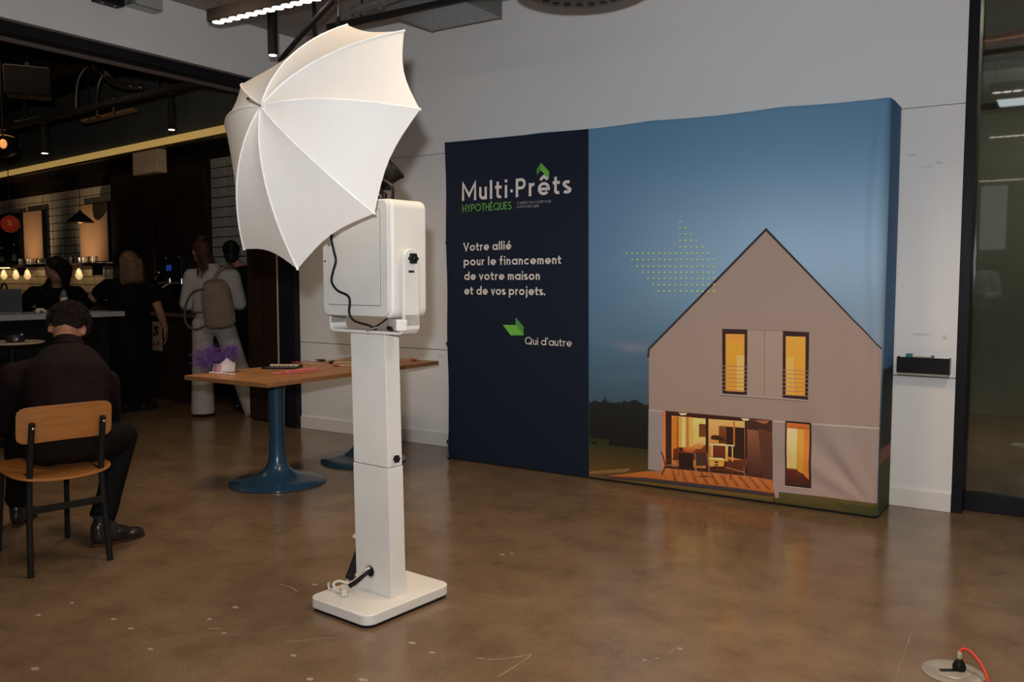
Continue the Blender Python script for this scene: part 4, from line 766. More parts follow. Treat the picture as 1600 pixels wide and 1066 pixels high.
def prop(name, lab, a, b, kind, mat):
    a, b = Vector(a), Vector(b); d = b-a; L_ = d.length
    t = thing(name, lab, 'photo prop', (a.x, a.y, TZ), math.atan2(d.y, d.x), 'photo props on the tables')
    MB().box(0.0, L_, -0.0035, 0.0035, 0.0005, 0.006).build('stick', STICK, t, bev=0.001)
    if kind == 'lips':
        P = [(-.060,0),(-.04,.016),(-.018,.024),(0,.016),(.018,.024),(.04,.016),(.06,0),(.03,-.02),(0,-.026),(-.03,-.02)]
    elif kind == 'moustache':
        P = [(-.09,.014),(-.05,-.004),(-.02,.018),(0,.010),(.02,.018),(.05,-.004),(.09,.014),(.055,-.024),(.015,-.014),(0,-.008),(-.015,-.014),(-.055,-.024)]
    elif kind == 'bow':
        P = [(-.06,.035),(-.012,.010),(.012,.010),(.06,.035),(.06,-.035),(.012,-.010),(-.012,-.010),(-.06,-.035)]
    else:
        P = [(.05*math.cos(2*PI*k/20),.035*math.sin(2*PI*k/20)) for k in range(20)]
    MB(Matrix.Rotation(PI/2,4,'Z')).prism([(x, y-0.01) for x, y in P], 0.0065, 0.009).build(kind, mat, t)
    return t
prop('lips_prop', 'pink paper lips on a pale stick near the table joint', (-4.235,4.325), (-4.10,4.50), 'lips', M('pink_card', (0.55,0.12,0.14), 0.6))
prop('moustache_prop', 'black paper moustache on a pale stick behind the pink lips', (-4.42,4.47), (-4.22,4.60), 'moustache', BLKP)
prop('bow_tie_prop', 'red paper bow tie on a pale stick beyond the black tray', (-4.60,4.36), (-4.37,4.33), 'bow', REDP)
prop('hat_prop', 'black paper oval on a stick farthest to the left on the far table', (-4.575,4.52), (-4.50,4.68), 'oval', BLKP)
prop('bubble_prop', 'pale paper speech bubble on a stick at the back of the far table', (-4.52,4.84), (-4.33,4.74), 'oval', M('grey_green_card', (0.16,0.17,0.13), 0.6))
prop('thin_stick_prop', 'pale stick with a small red bow at the right end of the far table', (-4.02,4.93), (-4.17,4.80), 'bow', REDP)

# ================================================================== chair
PLY = M('orange_beech_plywood', (0.34,0.13,0.032), 0.38, var=0.14, scale=2.5, stretch=(3,22,22), coat=0.15)
PLYE = M('pale_plywood_edge', (0.52,0.30,0.14), 0.5)
CH = thing('school_chair', 'orange plywood chair with black tube legs under the seated man', 'chair', (-3.746,2.149,0), math.radians(78.5))
for sx in (-1, 1):
    MB().tube([(sx*0.168,-0.012,0.0),(sx*0.158,0.010,0.25),(sx*0.150,0.012,0.44),(sx*0.148,-0.020,0.60),(sx*0.147,-0.038,0.676)], 0.0135, n=12, sub=5).build('leg', BLACKM, CH)
    MB().tube([(sx*0.155,0.500,0.0),(sx*0.140,0.43,0.425)], 0.0125, n=12).build('leg', BLACKM, CH)
    MB().tube([(sx*0.148,0.012,0.425),(sx*0.140,0.43,0.425)], 0.011, n=10).build('side_rail', BLACKM, CH)
    MB().ell((sx*0.147,-0.054,0.655),(0.006,0.003,0.006),n=10).build('rivet', STEEL, CH)
MB().box(-0.155,0.155,0.001,0.014,0.270,0.302).build('stretcher', BLACKM, CH, bev=0.003)
MB().tube([(-0.14,0.43,0.425),(0.14,0.43,0.425)], 0.011, n=10).build('cross_rail', BLACKM, CH)
def sheet(fn, nu, nv, th, name, mat, parent):
    vs, fs = [], []
    for k in (0, 1):
        for i in range(nu+1):
            for j in range(nv+1):
                p = fn(i/nu*2-1, j/nv*2-1); vs.append((p[0], p[1]+(th*k if name == 'backrest' else 0), p[2]-(th*k if name != 'backrest' else 0)))
    N = (nu+1)*(nv+1)
    for i in range(nu):
        for j in range(nv): a = i*(nv+1)+j; fs += [(a,a+1,a+nv+2,a+nv+1), (N+a,N+a+nv+1,N+a+nv+2,N+a+1)]
    ring = [i*(nv+1) for i in range(nu+1)]+[nu*(nv+1)+j for j in range(1,nv+1)]+[i*(nv+1)+nv for i in range(nu-1,-1,-1)]+[j for j in range(nv-1,0,-1)]
    for q in range(len(ring)): a, b = ring[q], ring[(q+1)%len(ring)]; fs.append((a, b, N+b, N+a))
    return MB().add(vs, fs).build(name, mat, parent, bev=0.002)
def corner(u, v, p=5):   # squircle
    m = max(abs(u), abs(v)); 
    if m < 1e-6: return 0, 0
    n = (abs(u)**p+abs(v)**p)**(1/p); return u*m/n, v*m/n
def back_fn(u, v):
    a, b = corner(u, v, 7)
    x = 0.200*a; z = 0.667 + 0.080*b - 0.010*a*a*(1 if b < 0 else 0.2); y = -0.032 - 0.030*a*a*-1 - 0.022*(b*0.5)
    return x, y, z
sheet(back_fn, 16, 8, 0.009, 'backrest', PLY, CH)
def seat_fn(u, v):
    a, b = corner(u, v, 5)
    return 0.215*a, 0.205+0.225*b, 0.447 - 0.024*(1-a*a)*(0.5-0.5*b)+ (0.006*b) - (0.02*max(0,b-0.7))
sheet(seat_fn, 16, 12, 0.010, 'seat', PLY, CH)

# ================================================================== tray on the wall, floor outlet
wt = thing('marker_tray', 'black marker tray fixed to the white wall right of the banner', 'tray', (-0.698,5.33,0.772))
MB().box(-0.132,0.134,-0.07,0,0.0,0.006).build('tray_floor', KNOB, wt); MB().box(-0.132,0.134,-0.072,-0.066,0,0.088).build('tray_front', KNOB, wt, bev=0.002)
for x in (-0.132,0.128): MB().box(x,x+0.006,-0.07,0,0,0.088).build('tray_end', KNOB, wt)
MB().box(-0.128,0.130,-0.068,-0.002,-0.012,0.0).build('tray_lip', M('grey_lip', (0.30,0.29,0.27), 0.5), wt)
er = thing('whiteboard_eraser', 'teal whiteboard eraser standing in the black wall tray', 'eraser', (-0.77,5.295,0.779))
MB().box(-0.016,0.016,-0.02,0.02,0,0.075).build('felt', KNOB, er); MB().box(-0.017,0.017,-0.021,0.021,0.075,0.098).build('grip', M('teal_plastic', (0.01,0.16,0.17), 0.4), er, bev=0.003)
mkr = thing('marker_pen', 'pale marker pen with a teal cap lying across the wall tray', 'marker', (-0.69,5.262,0.8625))
MB().tube([(-0.06,0,0.006),(0.035,0,0.006)],0.006,n=10).build('barrel', M('white_plastic', (0.72,0.69,0.65), 0.35), mkr); MB().tube([(0.035,0,0.006),(0.05,0,0.006)],0.0065,n=10).build('cap', M('teal_plastic', (0.01,0.16,0.17), 0.4), mkr)
fo_ = thing('floor_outlet', 'round grey metal floor outlet at the bottom right corner', 'outlet', (-0.292,3.135,0))
MB().lathe([(0.096,0.0),(0.096,0.003),(0.088,0.007),(0.066,0.009),(0.060,0.006),(0.001,0.006)], 40).build('cover_ring', M('dull_nickel', (0.42,0.37,0.32), 0.42, 0.55), fo_)
MB().lathe([(0.056,0.006),(0.054,0.009),(0.001,0.009)], 36).build('lid', M('dull_nickel_light', (0.48,0.42,0.36), 0.4, 0.5), fo_)
MB(Matrix.Rotation(math.radians(33),4,'Z')).box(-0.045,0.02,-0.010,0.010,0.0088,0.010).build('socket_slot', KNOB, fo_, bev=0.001)
pg = thing('black_plug', 'black plug with a red cord standing in the floor outlet', 'plug', (-0.276,3.150,0.010))
MB().lathe([(0.020,0),(0.021,0.012),(0.016,0.024),(0.009,0.034),(0.005,0.038)], 16).build('plug_body', KNOB, pg)
MB().lathe([(0.006,0.034),(0.0075,0.042),(0.007,0.058),(0.005,0.062)], 14).build('strain_relief', M('pale_plastic', (0.50,0.46,0.36), 0.4), pg)
MB().tube([(0.0,0,0.060),(0.012,0.006,0.070),(0.035,0.004,0.062),(0.065,-0.02,0.040),(0.085,-0.055,0.016),(0.095,-0.10,0.005),(0.11,-0.20,0.005),(0.16,-0.40,0.005)], 0.0055, sub=6, n=10).build('red_cord', M('red_cord', (0.55,0.045,0.025), 0.4), pg)

# ================================================================== things hanging under the ceiling of the front room
LEDM = M('led_lens', (1.0,0.93,0.86), 0.4, var=0.0, emit=6.0, ecol=(1.0,0.88,0.80))
def linear_light(lab, x0, x1, y, z=3.0, group='linear ceiling lights', n0=0.03, pitch=0.082):
    t = thing('linear_light', lab, 'ceiling light', (x0, y, z), 0, group)
    L_ = x1-x0
    MB().box(0,L_,-0.05,0.05,0.004,0.085).build('housing', M('bronze_housing', (0.040,0.032,0.026), 0.5), t, bev=0.003)
    n = int((L_-0.06)/pitch); me = None
    for k in range(min(n, 60)):
        if me is None: o = MB().lathe([(0.037,0.0035),(0.037,0.001),(0.03,-0.0005),(0.001,-0.001)],20).build('diode', LEDM, t, loc=(0.055+pitch*k,0,0)); me = o.data
        else: o = bpy.data.objects.new('diode', me); COL.objects.link(o); o.parent = t; o.location = (0.055+pitch*k,0,0)
    for x in (0.05, L_-0.05): MB().cyl((x,0,0.085),(x,0,3.314-z),0.003,n=6).build('hanger', M('gold_hanger', (0.35,0.27,0.16), 0.4, 0.7), t)
    return t
linear_light('black linear light with a row of bright round lenses, upper left over the umbrella', -4.94, -2.64, 3.95)
linear_light('linear light behind the camera, mirrored highest in the right glass', -0.74, 2.2, 1.60)
linear_light('linear light behind the camera, mirrored as the middle row in the glass', -0.98, 1.9, -1.30)
linear_light('linear light far behind the camera, mirrored as the lowest row in the glass', -1.6, 1.2, -6.7)
def ceiling_panel(lab, x0, x1, y0, y1, e):
    t = thing('ceiling_panel', lab, 'ceiling light', ((x0+x1)/2, (y0+y1)/2, 3.25), 0, 'flat ceiling panels behind the camera')
    a, b = (x1-x0)/2, (y1-y0)/2
    fr = MB(); fr.box(-a,a,-b,-b+.03,0,0.06); fr.box(-a,a,b-.03,b,0,0.06); fr.box(-a,-a+.03,-b,b,0,0.06); fr.box(a-.03,a,-b,b,0,0.06)
    fr.build('frame', M('bronze_housing', (0.040,0.032,0.026), 0.5), t)
    MB().box(-a+.03,a-.03,-b+.03,b-.03,0.01,0.02).build('diffuser', M('panel_diffuser', (0.85,0.92,0.95), 0.5, var=0.0, emit=PANEL_E, ecol=(0.86,0.94,1.0)), t)
PANEL_E = 5.0
ceiling_panel('pale flat ceiling panel behind the camera, nearer the glass', -0.85, 2.0, -0.75, -0.15, 1)
ceiling_panel('pale flat ceiling panel behind the camera, farther from the glass', -0.95, 1.9, -3.1, -2.5, 1)
def cylinder_light(lab, loc, zb, r=0.030, h=0.34, ztop=3.314, cap_z=None):
    t = thing('pendant_spotlight', lab, 'ceiling light', (loc[0], loc[1], zb), 0, 'black cylinder spotlights')
    MB().lathe([(r*0.80,0.012),(r*0.86,0.0),(r,0.0),(r,h),(r*.9,h+.004),(0.001,h+.004)],24).build('tube', BLACKM, t)
    MB().lathe([(r*0.80,0.002),(r*0.78,-0.003),(0.001,-0.004)],20).build('lens', M('spot_lens', (1.0,0.88,0.72), 0.4, var=0, emit=5.0, ecol=(1.0,0.85,0.68)), t)
    MB().cyl((0,0,h),(0,0,ztop-zb),0.007,n=8).build('stem', BLACKM, t)
    MB().lathe([(0.03,ztop-zb-0.02),(0.03,ztop-zb)],16).build('ceiling_rose', BLACKM, t)
    return t
cylinder_light('black cylinder spotlight hanging beside the linear light, left of the umbrella', (-4.62,4.18), 2.80, r=0.033, h=0.40)
tk = thing('track_rail', 'black ceiling track running past the top of the umbrella to the metal duct', 'track', (-4.25,4.33,2.945))
MB().box(0,2.4,-0.018,0.018,0,0.034).build('rail', BLACKM, tk, bev=0.002)
for x in (0.3,2.0): MB().cyl((x,0,0.034),(x,0,3.314-2.945),0.006,n=8).build('hanger', BLACKM, tk)
br = MB().tube([(-4.90,4.50,2.87),(-4.2,4.10,2.90),(-3.66,3.785,2.905)], 0.018, n=10).build('steel_brace', M('dark_brace', (0.035,0.030,0.026), 0.5)); tag(br, 'dark slanting pipe passing behind the umbrella crown', 'pipe')
MB().cyl((-3.70,3.81,2.90),(-3.70,3.81,3.314),0.008,n=8).build('hanger', BLACKM, br)
rd = thing('threaded_rod', 'black vertical rod with a coupler dropping from the ceiling behind the umbrella', 'rod', (-4.16,4.115,2.80))
MB().cyl((0,0,0.02),(0,0,0.514),0.013,n=10).build('rod', BLACKM, rd); MB().lathe([(0.012,0.0),(0.026,0.012),(0.026,0.03),(0.016,0.06)],14).build('coupler', BLACKM, rd)
cb = thing('hanging_cable', 'thin grey cable with a small fitting beside the black rod', 'cable', (-3.985,4.15,2.885))
MB().cyl((0,0,0.03),(0,0,0.429),0.006,n=8).build('cable', M('grey_cable', (0.25,0.25,0.25), 0.5), cb); MB().lathe([(0.006,0.0),(0.013,0.006),(0.015,0.03),(0.008,0.06)],12).build('fitting', BLACKM, cb)
du = thing('air_duct', 'galvanised rectangular duct under the ceiling near the banner wall', 'duct', (-3.62,4.78,3.05))
MB().box(-0.29,0.29,-0.24,0.24,0,0.264).build('duct_body', GALV, du, bev=0.003)
MB().box(-0.294,-0.286,-0.244,0.244,-0.004,0.264).build('seam', GALV, du); MB().box(0.286,0.294,-0.244,0.244,-0.004,0.264).build('seam', GALV, du)
cd = thing('round_conduit', 'short clear capped conduit beside the metal duct', 'pipe', (-3.90,4.28,3.02))
MB().tube([(-0.10,0.02,0.0),(0.12,-0.02,0.0),(0.9,-0.12,0.02)],0.028,n=14).build('pipe', GALV, cd)
for x in (-0.10,-0.03,0.12): MB().cyl((x,0.02-x*.1,0),(x+0.012,0.02-x*.1,0),0.034,n=14).build('ring', STEEL, cd)
MB().cyl((0.3,-0.03,0.02),(0.3,-0.03,0.29),0.005,n=6).build('hanger', BLACKM, cd)
RC = (-2.20,4.06,2.78)
rg = thing('ring_pendant', 'round bronze pendant disc cut off by the top edge of the picture', 'ceiling light', RC)
MB().lathe([(0.20,0.0),(0.30,-0.006),(0.345,0.012),(0.35,0.05),(0.33,0.075),(0.20,0.08)],48).build('ring', M('bronze_ring', (0.13,0.085,0.055), 0.4, 0.4), rg)
MB().lathe([(0.198,0.004),(0.195,0.012),(0.001,0.014)],40).build('diffuser', M('ring_diffuser', (0.20,0.16,0.12), 0.5), rg)
me = None
for k in range(24):
    p = (0.255*math.cos(2*PI*k/24), 0.255*math.sin(2*PI*k/24), -0.0025)
    if me is None: o = MB().lathe([(0.022,0.0),(0.020,-0.003),(0.001,-0.004)],12).build('vent', KNOB, rg, loc=p); me = o.data
    else: o = bpy.data.objects.new('vent', me); COL.objects.link(o); o.parent = rg; o.location = p
for k in range(3): MB().cyl((0.3*math.cos(2.1*k),0.3*math.sin(2.1*k),0.07),(0.02*math.cos(2.1*k),0.02*math.sin(2.1*k),3.314-RC[2]),0.003,n=6).build('hanger', BLACKM, rg)
eb = thing('emergency_light', 'black box fitting with small lamps on the bulkhead at the top left', 'wall light', (XL,3.60,3.14))
MB().box(0,0.09,-0.095,0.095,0.004,0.12).build('box', BLACKM, eb, bev=0.004)
for y in (-0.05,0.04): MB().ell((0.06,y,0.0),(0.010,0.010,0.006),n=8).build('lamp', M('grey_lens', (0.3,0.3,0.3), 0.3), eb)
jb = thing('junction_box', 'silver metal box on the bulkhead right of the black fitting', 'box', (XL,3.86,3.175))
MB().box(0,0.10,-0.115,0.115,0,0.139).build('box', GALV, jb, bev=0.003); MB().box(0.10,0.104,-0.085,0.12,0.012,0.139).build('cover', M('grey_cover', (0.45,0.43,0.42), 0.5), jb)
# ================================================================== bar room (turned 8 degrees)
def bar_mb(): return MB(Matrix.Translation(BO) @ Matrix.Rotation(BAR_ROT, 4, 'Z'))
bw = bar_mb().box(-6.8,2.72,0.02,0.14,0,3.6).build('wall_bar', M('dark_grout', (0.020,0.015,0.010), 0.9)); struct(bw, 'tiled back wall of the bar')
bs = bar_mb().box(-7.0,-6.8,-6,0.14,0,3.6).build('wall_bar_left', M('bar_left_wall', (0.03,0.022,0.018), 0.8)); struct(bs)
TILE = M('cream_glazed_tile', (0.50,0.44,0.34), 0.25, var=0.12, scale=4)
TILEG = M('grey_glazed_tile', (0.40,0.39,0.35), 0.25, var=0.12, scale=4)
def tiles(parent, u0, u1, z0, z1, v, pu, pz, mat, limit):
    me = None; n = 0
    T = Matrix.Translation(BO) @ Matrix.Rotation(BAR_ROT, 4, 'Z')
    rest = bar_mb()
    nu, nz = int((u1-u0)/pu), int((z1-z0)/pz)
    order = [(i, j) for i in range(nu-1, -1, -1) for j in range(nz-1, -1, -1)]
    for i, j in order:
        a, b = u0+i*pu, z0+j*pz
        if n < limit:
            if me is None:
                o = MB().box(0.010,pu-0.010,-0.003,0.012,0.005,pz-0.005).build('tile', mat, parent); me = o.data
            else:
                o = bpy.data.objects.new('tile', me); COL.objects.link(o); o.parent = parent
            o.location = T @ Vector((a, v, b)); o.rotation_euler.z = BAR_ROT; n += 1
        else: rest.box(a+0.010, a+pu-0.010, v-0.003, v+0.012, b+0.005, b+pz-0.005)
    if rest.v: r = rest.build('tile_field', mat, parent); r['kind'] = 'stuff'
tiles(bw, -6.0, -1.62, 1.0, 2.52, 0.012, 0.31, 0.105, TILE, 190)
tiles(bw, 0.62, 2.20, 1.0, 2.60, 0.012, 0.30, 0.105, TILEG, 105)
# tall dark cabinets
for u0, u1, lab in ((-1.60,-0.575,'left of the two tall dark wooden cabinets behind the woman in black'),(-0.565,0.60,'right tall dark wooden cabinet beside the coffee machine')):
    t = thing('tall_cabinet', lab, 'cabinet', B(u0,0,0), BAR_ROT, 'tall dark cabinets of the bar')
    w = u1-u0
    MB().box(0,w,-0.03,0.01,0.0,2.55).build('carcass', DARKWOOD, t)
    if u0 < -1: MB().box(0.012,w-0.012,-0.052,-0.032,0.08,2.53).build('door', DARKWOOD, t, bev=0.002)
    else: MB().box(0.012,w-0.012,-0.052,-0.032,1.62,2.53).build('door', DARKWOOD, t, bev=0.002); MB().box(0.012,w-0.012,-0.052,-0.032,0.08,0.90).build('door', DARKWOOD, t, bev=0.002)
    MB().box(0.0,0.012,-0.054,-0.03,0,2.55).build('edge_strip', M('brown_edge_strip', (0.055,0.032,0.022), 0.45), t)
# soffit with glowing cove
so = bar_mb().box(-6.8,2.62,-0.60,0.02,2.66,3.6).build('trim_3', DARKBROWN); struct(so, 'bulkhead over the bar with a golden cove light')
for k in range(11): bar_mb().box(-6.0+0.75*k,-5.255+0.75*k,-0.625,-0.598,2.70,3.42).build('fascia_panel', CONCR, so)
bar_mb().box(-6.6,2.6,-0.66,-0.598,2.60,2.62).build('cove_lip', M('brass_lip', (0.30,0.20,0.07), 0.35, 0.6), so)
cove = thing('cove_light', 'long golden strip of light along the bulkhead above the bar', 'strip light', B(-6.4,-0.64,2.622), BAR_ROT)
MB().box(0,9.0,-0.012,0.03,0,0.012).build('led_strip', M('golden_led', (1.0,0.70,0.25), 0.5, var=0.25, scale=2.5, emit=0.55, ecol=(1.0,0.62,0.18)), cove)
MB().box(0,9.0,-0.018,-0.014,0.0,0.070).build('diffuser', M('golden_diffuser', (0.9,0.62,0.22), 0.5, var=0.3, scale=3, emit=0.30, ecol=(1.0,0.62,0.18)), cove)
tb = thing('wall_speaker', 'small tan square box under the golden strip above the coffee machine', 'box', B(0.55,-0.63,2.36), BAR_ROT)
MB().box(-0.26,0.26,-0.05,0.05,0.0,0.235).build('box', M('tan_wood', (0.60,0.42,0.24), 0.5, var=0.1), tb, bev=0.004)
MB().box(-0.25,0.25,-0.053,-0.049,0.01,0.225).build('front', M('tan_front_lit', (0.85,0.62,0.38), 0.55, var=0.08), tb)  # front face colour lightened so the box looks lit
# bar shelf, lamps under it and things on it
sh = thing('bar_shelf', 'dark wall shelf behind the bar carrying bottles and glasses', 'shelf', B(-6.0,-0.14,1.45), BAR_ROT)
MB().box(0,4.36,-0.14,0.13,0,0.035).build('board', DARKWOOD, sh, bev=0.002)
MB().box(0.2,1.62,-0.138,-0.118,-0.012,0.0).build('led_strip', M('shelf_led', (1,0.72,0.36), 0.5, var=0, emit=3.0, ecol=(1.0,0.66,0.28)), sh)
for x in (0.3,1.5,2.8,4.0): MB().box(x,x+0.03,0.0,0.13,-0.12,0.0).build('bracket', BLACKM, sh)
GLOW = M('pale_lamp_glass', (0.9,0.78,0.55), 0.4, var=0.1, scale=18, emit=0.62, ecol=(1.0,0.66,0.28))
for i, u in enumerate((-5.26,-4.82,-4.36,-3.94,-2.82,-2.26)):
    t = thing('teardrop_lamp', ['first','second','third','fourth','fifth','sixth'][i]+' glowing teardrop lamp from the left under the bar shelf', 'lamp', B(u,-0.19,1.275), BAR_ROT, 'teardrop lamps under the bar shelf')
    MB().lathe([(0.006,0.0),(0.026,0.012),(0.044,0.040),(0.046,0.055),(0.034,0.095),(0.020,0.130),(0.009,0.150)],10).build('shade', GLOW, t, smooth_deg=10)
    MB().cyl((0,0,0.150),(0,0,0.174),0.008,n=8).build('cap', BLACKM, t)
light('under_shelf_glow', 'AREA', tuple(B(-4.7,-0.20,1.40)), 1.3, (1.0,0.62,0.26), target=tuple(B(-4.7,-0.08,0.9)), shape='RECTANGLE', size=2.2, size_y=0.05)
light('under_shelf_glow', 'AREA', tuple(B(-2.5,-0.20,1.40)), 0.6, (1.0,0.62,0.26), target=tuple(B(-2.5,-0.08,0.9)), shape='RECTANGLE', size=1.0, size_y=0.05)
CG = M('clear_glassware', (0.85,0.85,0.82), 0.08, var=0.0, trans=0.9); DG = M('dark_bottle_glass', (0.02,0.022,0.018), 0.1)
gprof = [(0.030,0.0),(0.034,0.004),(0.036,0.085),(0.0335,0.085),(0.031,0.008),(0.001,0.007)]
p0 = None
for k in range(12):
    u = -4.32+0.205*k+(0.06 if k > 7 else 0)
    loc = B(u,-0.13+0.03*(k%2),1.486)
    if p0 is None:
        p0 = MB().lathe(gprof,16).build('tumbler', CG); o = p0
    else: o = p0.copy(); COL.objects.link(o)
    o.location = loc; tag(o, '%s clear tumbler from the left on the bar shelf' % ('first','second','third','fourth','fifth','sixth','seventh','eighth','ninth','tenth','eleventh','twelfth')[k], 'glass', 'clear tumblers on the bar shelf')
for k, (u, h, r) in enumerate(((-5.1,0.26,0.036),(-4.62,0.30,0.034),(-2.515,0.10,0.045))):
    t = thing('bottle' if k < 2 else 'black_canister', ['squat dark bottle at the left end of the bar shelf','tall dark bottle on the bar shelf below the tan panel','black canister at the right of the bar shelf'][k], 'bottle' if k < 2 else 'canister', B(u,-0.11,1.4855), BAR_ROT)
    if k < 2:
        MB().lathe([(r*.9,0),(r,0.01),(r,h*.6),(r*.8,h*.68),(r*.36,h*.78),(r*.34,h*.98)],16).build('glass', DG, t); MB().lathe([(r*.38,h*.97),(r*.38,h*1.04),(.001,h*1.04)],12).build('cap', STEEL, t)
        MB().lathe([(r*1.01,h*.2),(r*1.01,h*.5)],16).build('paper_label', M('label_paper', (0.25,0.22,0.18), 0.7), t)
    else: MB().lathe([(r,0),(r,h),(r*.9,h+.006)],18).build('body', KNOB, t); MB().lathe([(r*1.03,h*.9),(r*1.03,h*1.06),(.001,h*1.08)],18).build('lid', BLACKM, t)
# framed panels on the tiles
TANP = M('tan_lacquer', (0.40,0.25,0.14), 0.30, var=0.10, scale=2)
def wall_panel_pic(lab, u0, u1, z0, z1, mat, v=-0.02, th=0.05):
    t = thing('wall_panel_art', lab, 'panel', B((u0+u1)/2, v, z0), BAR_ROT)
    w = (u1-u0)/2; h = z1-z0
    MB().box(-w,w,-th,0,0,h).build('backing', KNOB, t, bev=0.003); MB().box(-w+.012,w-.012,-th-.004,-th+.002,0.012,h-.012).build('face', mat, t)
    return t
wall_panel_pic('black panel on the tiles at the far left', -5.75, -4.40, 1.52, 2.24, M('black_gloss', (0.012,0.011,0.010), 0.3))
wall_panel_pic('tall tan lacquered panel on the bar tiles, left of the pair', -4.34, -3.66, 1.52, 2.25, TANP)
wall_panel_pic('tan lacquered panel on the tiles beside the tall cabinets', -2.47, -1.66, 1.50, 2.25, TANP)
def wash(u, v, z, e, tgt): light('panel_fill', 'SPOT', tuple(B(u,v,z)), e, (1.0,0.68,0.42), target=tuple(B(*tgt)), spot_size=math.radians(95), spot_blend=1.0, shadow_soft_size=0.03)  # spots without fittings, added to brighten the tan panels
wash(-4.0,-0.75,1.52,22,(-4.0,0,1.95)); wash(-2.2,-0.70,1.52,20,(-2.15,0,1.85))
# domed pendant in front of the right tan panel, red globe, clear globe
dm = thing('dome_pendant', 'dark dome pendant in front of the right tan panel', 'ceiling light', B(-1.95,-0.28,1.99), BAR_ROT)
MB().lathe([(0.16,0.0),(0.158,0.005),(0.12,0.045),(0.07,0.09),(0.03,0.12),(0.012,0.15)],24).build('shade', BLACKM, dm); MB().cyl((0,0,0.15),(0,0,1.6),0.004,n=6).build('cord', BLACKM, dm)
MB().ell((0,0,0.015),(0.04,0.04,0.025)).build('bulb', M('dim_bulb', (0.9,0.5,0.2), 0.5, var=0, emit=0.6, ecol=(1,0.5,0.2)), dm)
rg2 = thing('red_globe_pendant', 'glossy red globe pendant over the left end of the bar', 'ceiling light', (-9.25,4.80,1.76))
MB().ell((0,0,0.092),(0.088,0.088,0.088),n=24).build('globe', M('glossy_red', (0.30,0.022,0.012), 0.18, var=0.05, coat=0.5, emit=0.10, ecol=(0.6,0.06,0.02)), rg2)
MB().lathe([(0.03,0.18),(0.03,0.20),(0.012,0.215)],14).build('cap', BLACKM, rg2); MB().cyl((0,0,0.21),(0,0,1.84),0.004,n=6).build('cord', BLACKM, rg2)
gl = thing('glass_globe_pendant', 'clear globe pendant with a dim orange bulb at the left edge', 'ceiling light', (-7.90,4.07,2.36))
MB().ell((0,0,0.11),(0.13,0.13,0.12),n=24).build('globe', M('smoked_globe', (0.85,0.78,0.70), 0.05, var=0, trans=1.0, ior=1.08), gl)
MB().ell((0.0,0,0.105),(0.028,0.028,0.038),n=12).build('bulb', M('orange_bulb', (1,0.5,0.2), 0.5, var=0, emit=0.9, ecol=(1,0.40,0.12)), gl)
MB().cyl((0,0,0.14),(0,0,1.24),0.006,n=8).build('cord', BLACKM, gl)
# tap behind the counter and back counter
bc = thing('back_counter', 'dark back counter under the lit tiles', 'counter', B(-5.9,-0.30,0), BAR_ROT)
MB().box(0,4.2,-0.28,0.30,0.88,0.92).build('worktop', M('dark_stone', (0.04,0.037,0.034), 0.3), bc); MB().box(0.02,4.18,-0.25,0.30,0,0.88).build('cabinet_front', DARKWOOD, bc)
tp = thing('bar_tap', 'black gooseneck tap in front of the golden lit tiles', 'tap', B(-4.55,-0.32,0.92), BAR_ROT)
MB().tube([(0.22,0,0.0),(0.22,0,0.14),(0.205,0,0.24),(0.11,0,0.30),(0.01,0,0.26),(-0.01,0,0.18),(-0.01,0,0.12)], 0.014, sub=5).build('spout', BLACKM, tp); MB().lathe([(0.03,0),(0.028,0.03),(0.02,0.035)],14,at=(0.22,0,0)).build('base', BLACKM, tp); MB().tube([(0.22,0,0.06),(0.28,0,0.09)],0.007).build('lever', BLACKM, tp)
# long counter
ct = thing('bar_counter', 'long dark counter with a grey slab top behind the seated man', 'counter', (-7.5,4.0,0))
MB().box(-0.30,0.30,-2.6,0.72,0.955,1.0).build('slab', M('grey_slab', (0.30,0.30,0.31), 0.35, var=0.1, scale=6), ct, bev=0.004)
MB().box(-0.24,0.20,-2.55,0.62,0.0,0.955).build('front_panel', M('dark_teal_front', (0.007,0.009,0.010), 0.7), ct)
for y in (-2.2,-1.4,-0.6,0.2): MB().box(0.20,0.206,y,y+0.01,0.05,0.95).build('groove', KNOB, ct)
lp = thing('laptop', 'open grey laptop seen from behind on the counter at the left edge', 'laptop', (-7.60,3.84,1.0), math.radians(60))
MB().box(-0.16,0.16,-0.02,0.20,0,0.014).build('base', M('grey_aluminium', (0.07,0.07,0.072), 0.4, 0.5), lp, bev=0.004)
MB(Matrix.Translation((0,-0.02,0.012)) @ Matrix.Rotation(math.radians(12),4,'X')).box(-0.16,0.16,-0.006,0.0,0,0.20).build('lid', M('grey_aluminium', (0.07,0.07,0.072), 0.4, 0.5), lp, bev=0.004)
wbt = thing('water_bottle', 'clear water bottle with a white label on the grey counter', 'bottle', (-7.62,4.40,1.0))
MB().lathe([(0.028,0),(0.031,0.006),(0.031,0.13),(0.024,0.16),(0.012,0.185),(0.012,0.195)],18).build('bottle_body', CG, wbt); MB().lathe([(0.0318,0.085),(0.0318,0.125)],18).build('paper_label', M('white_label', (0.55,0.55,0.53), 0.6), wbt); MB().lathe([(0.0135,0.192),(0.0135,0.21),(.001,0.211)],14).build('cap', KNOB, wbt)
ph = thing('phone', 'flat phone with a faintly lit edge on the counter beside the bottle', 'phone', (-7.70,4.24,1.0), 0.4)
MB().box(-0.036,0.036,-0.075,0.075,0.001,0.009).build('body', KNOB, ph, bev=0.002); MB().box(-0.033,0.033,-0.07,0.07,0.009,0.0095).build('screen', M('warm_screen', (0.6,0.5,0.35), 0.3, var=0, emit=0.25, ecol=(1,0.75,0.45)), ph)
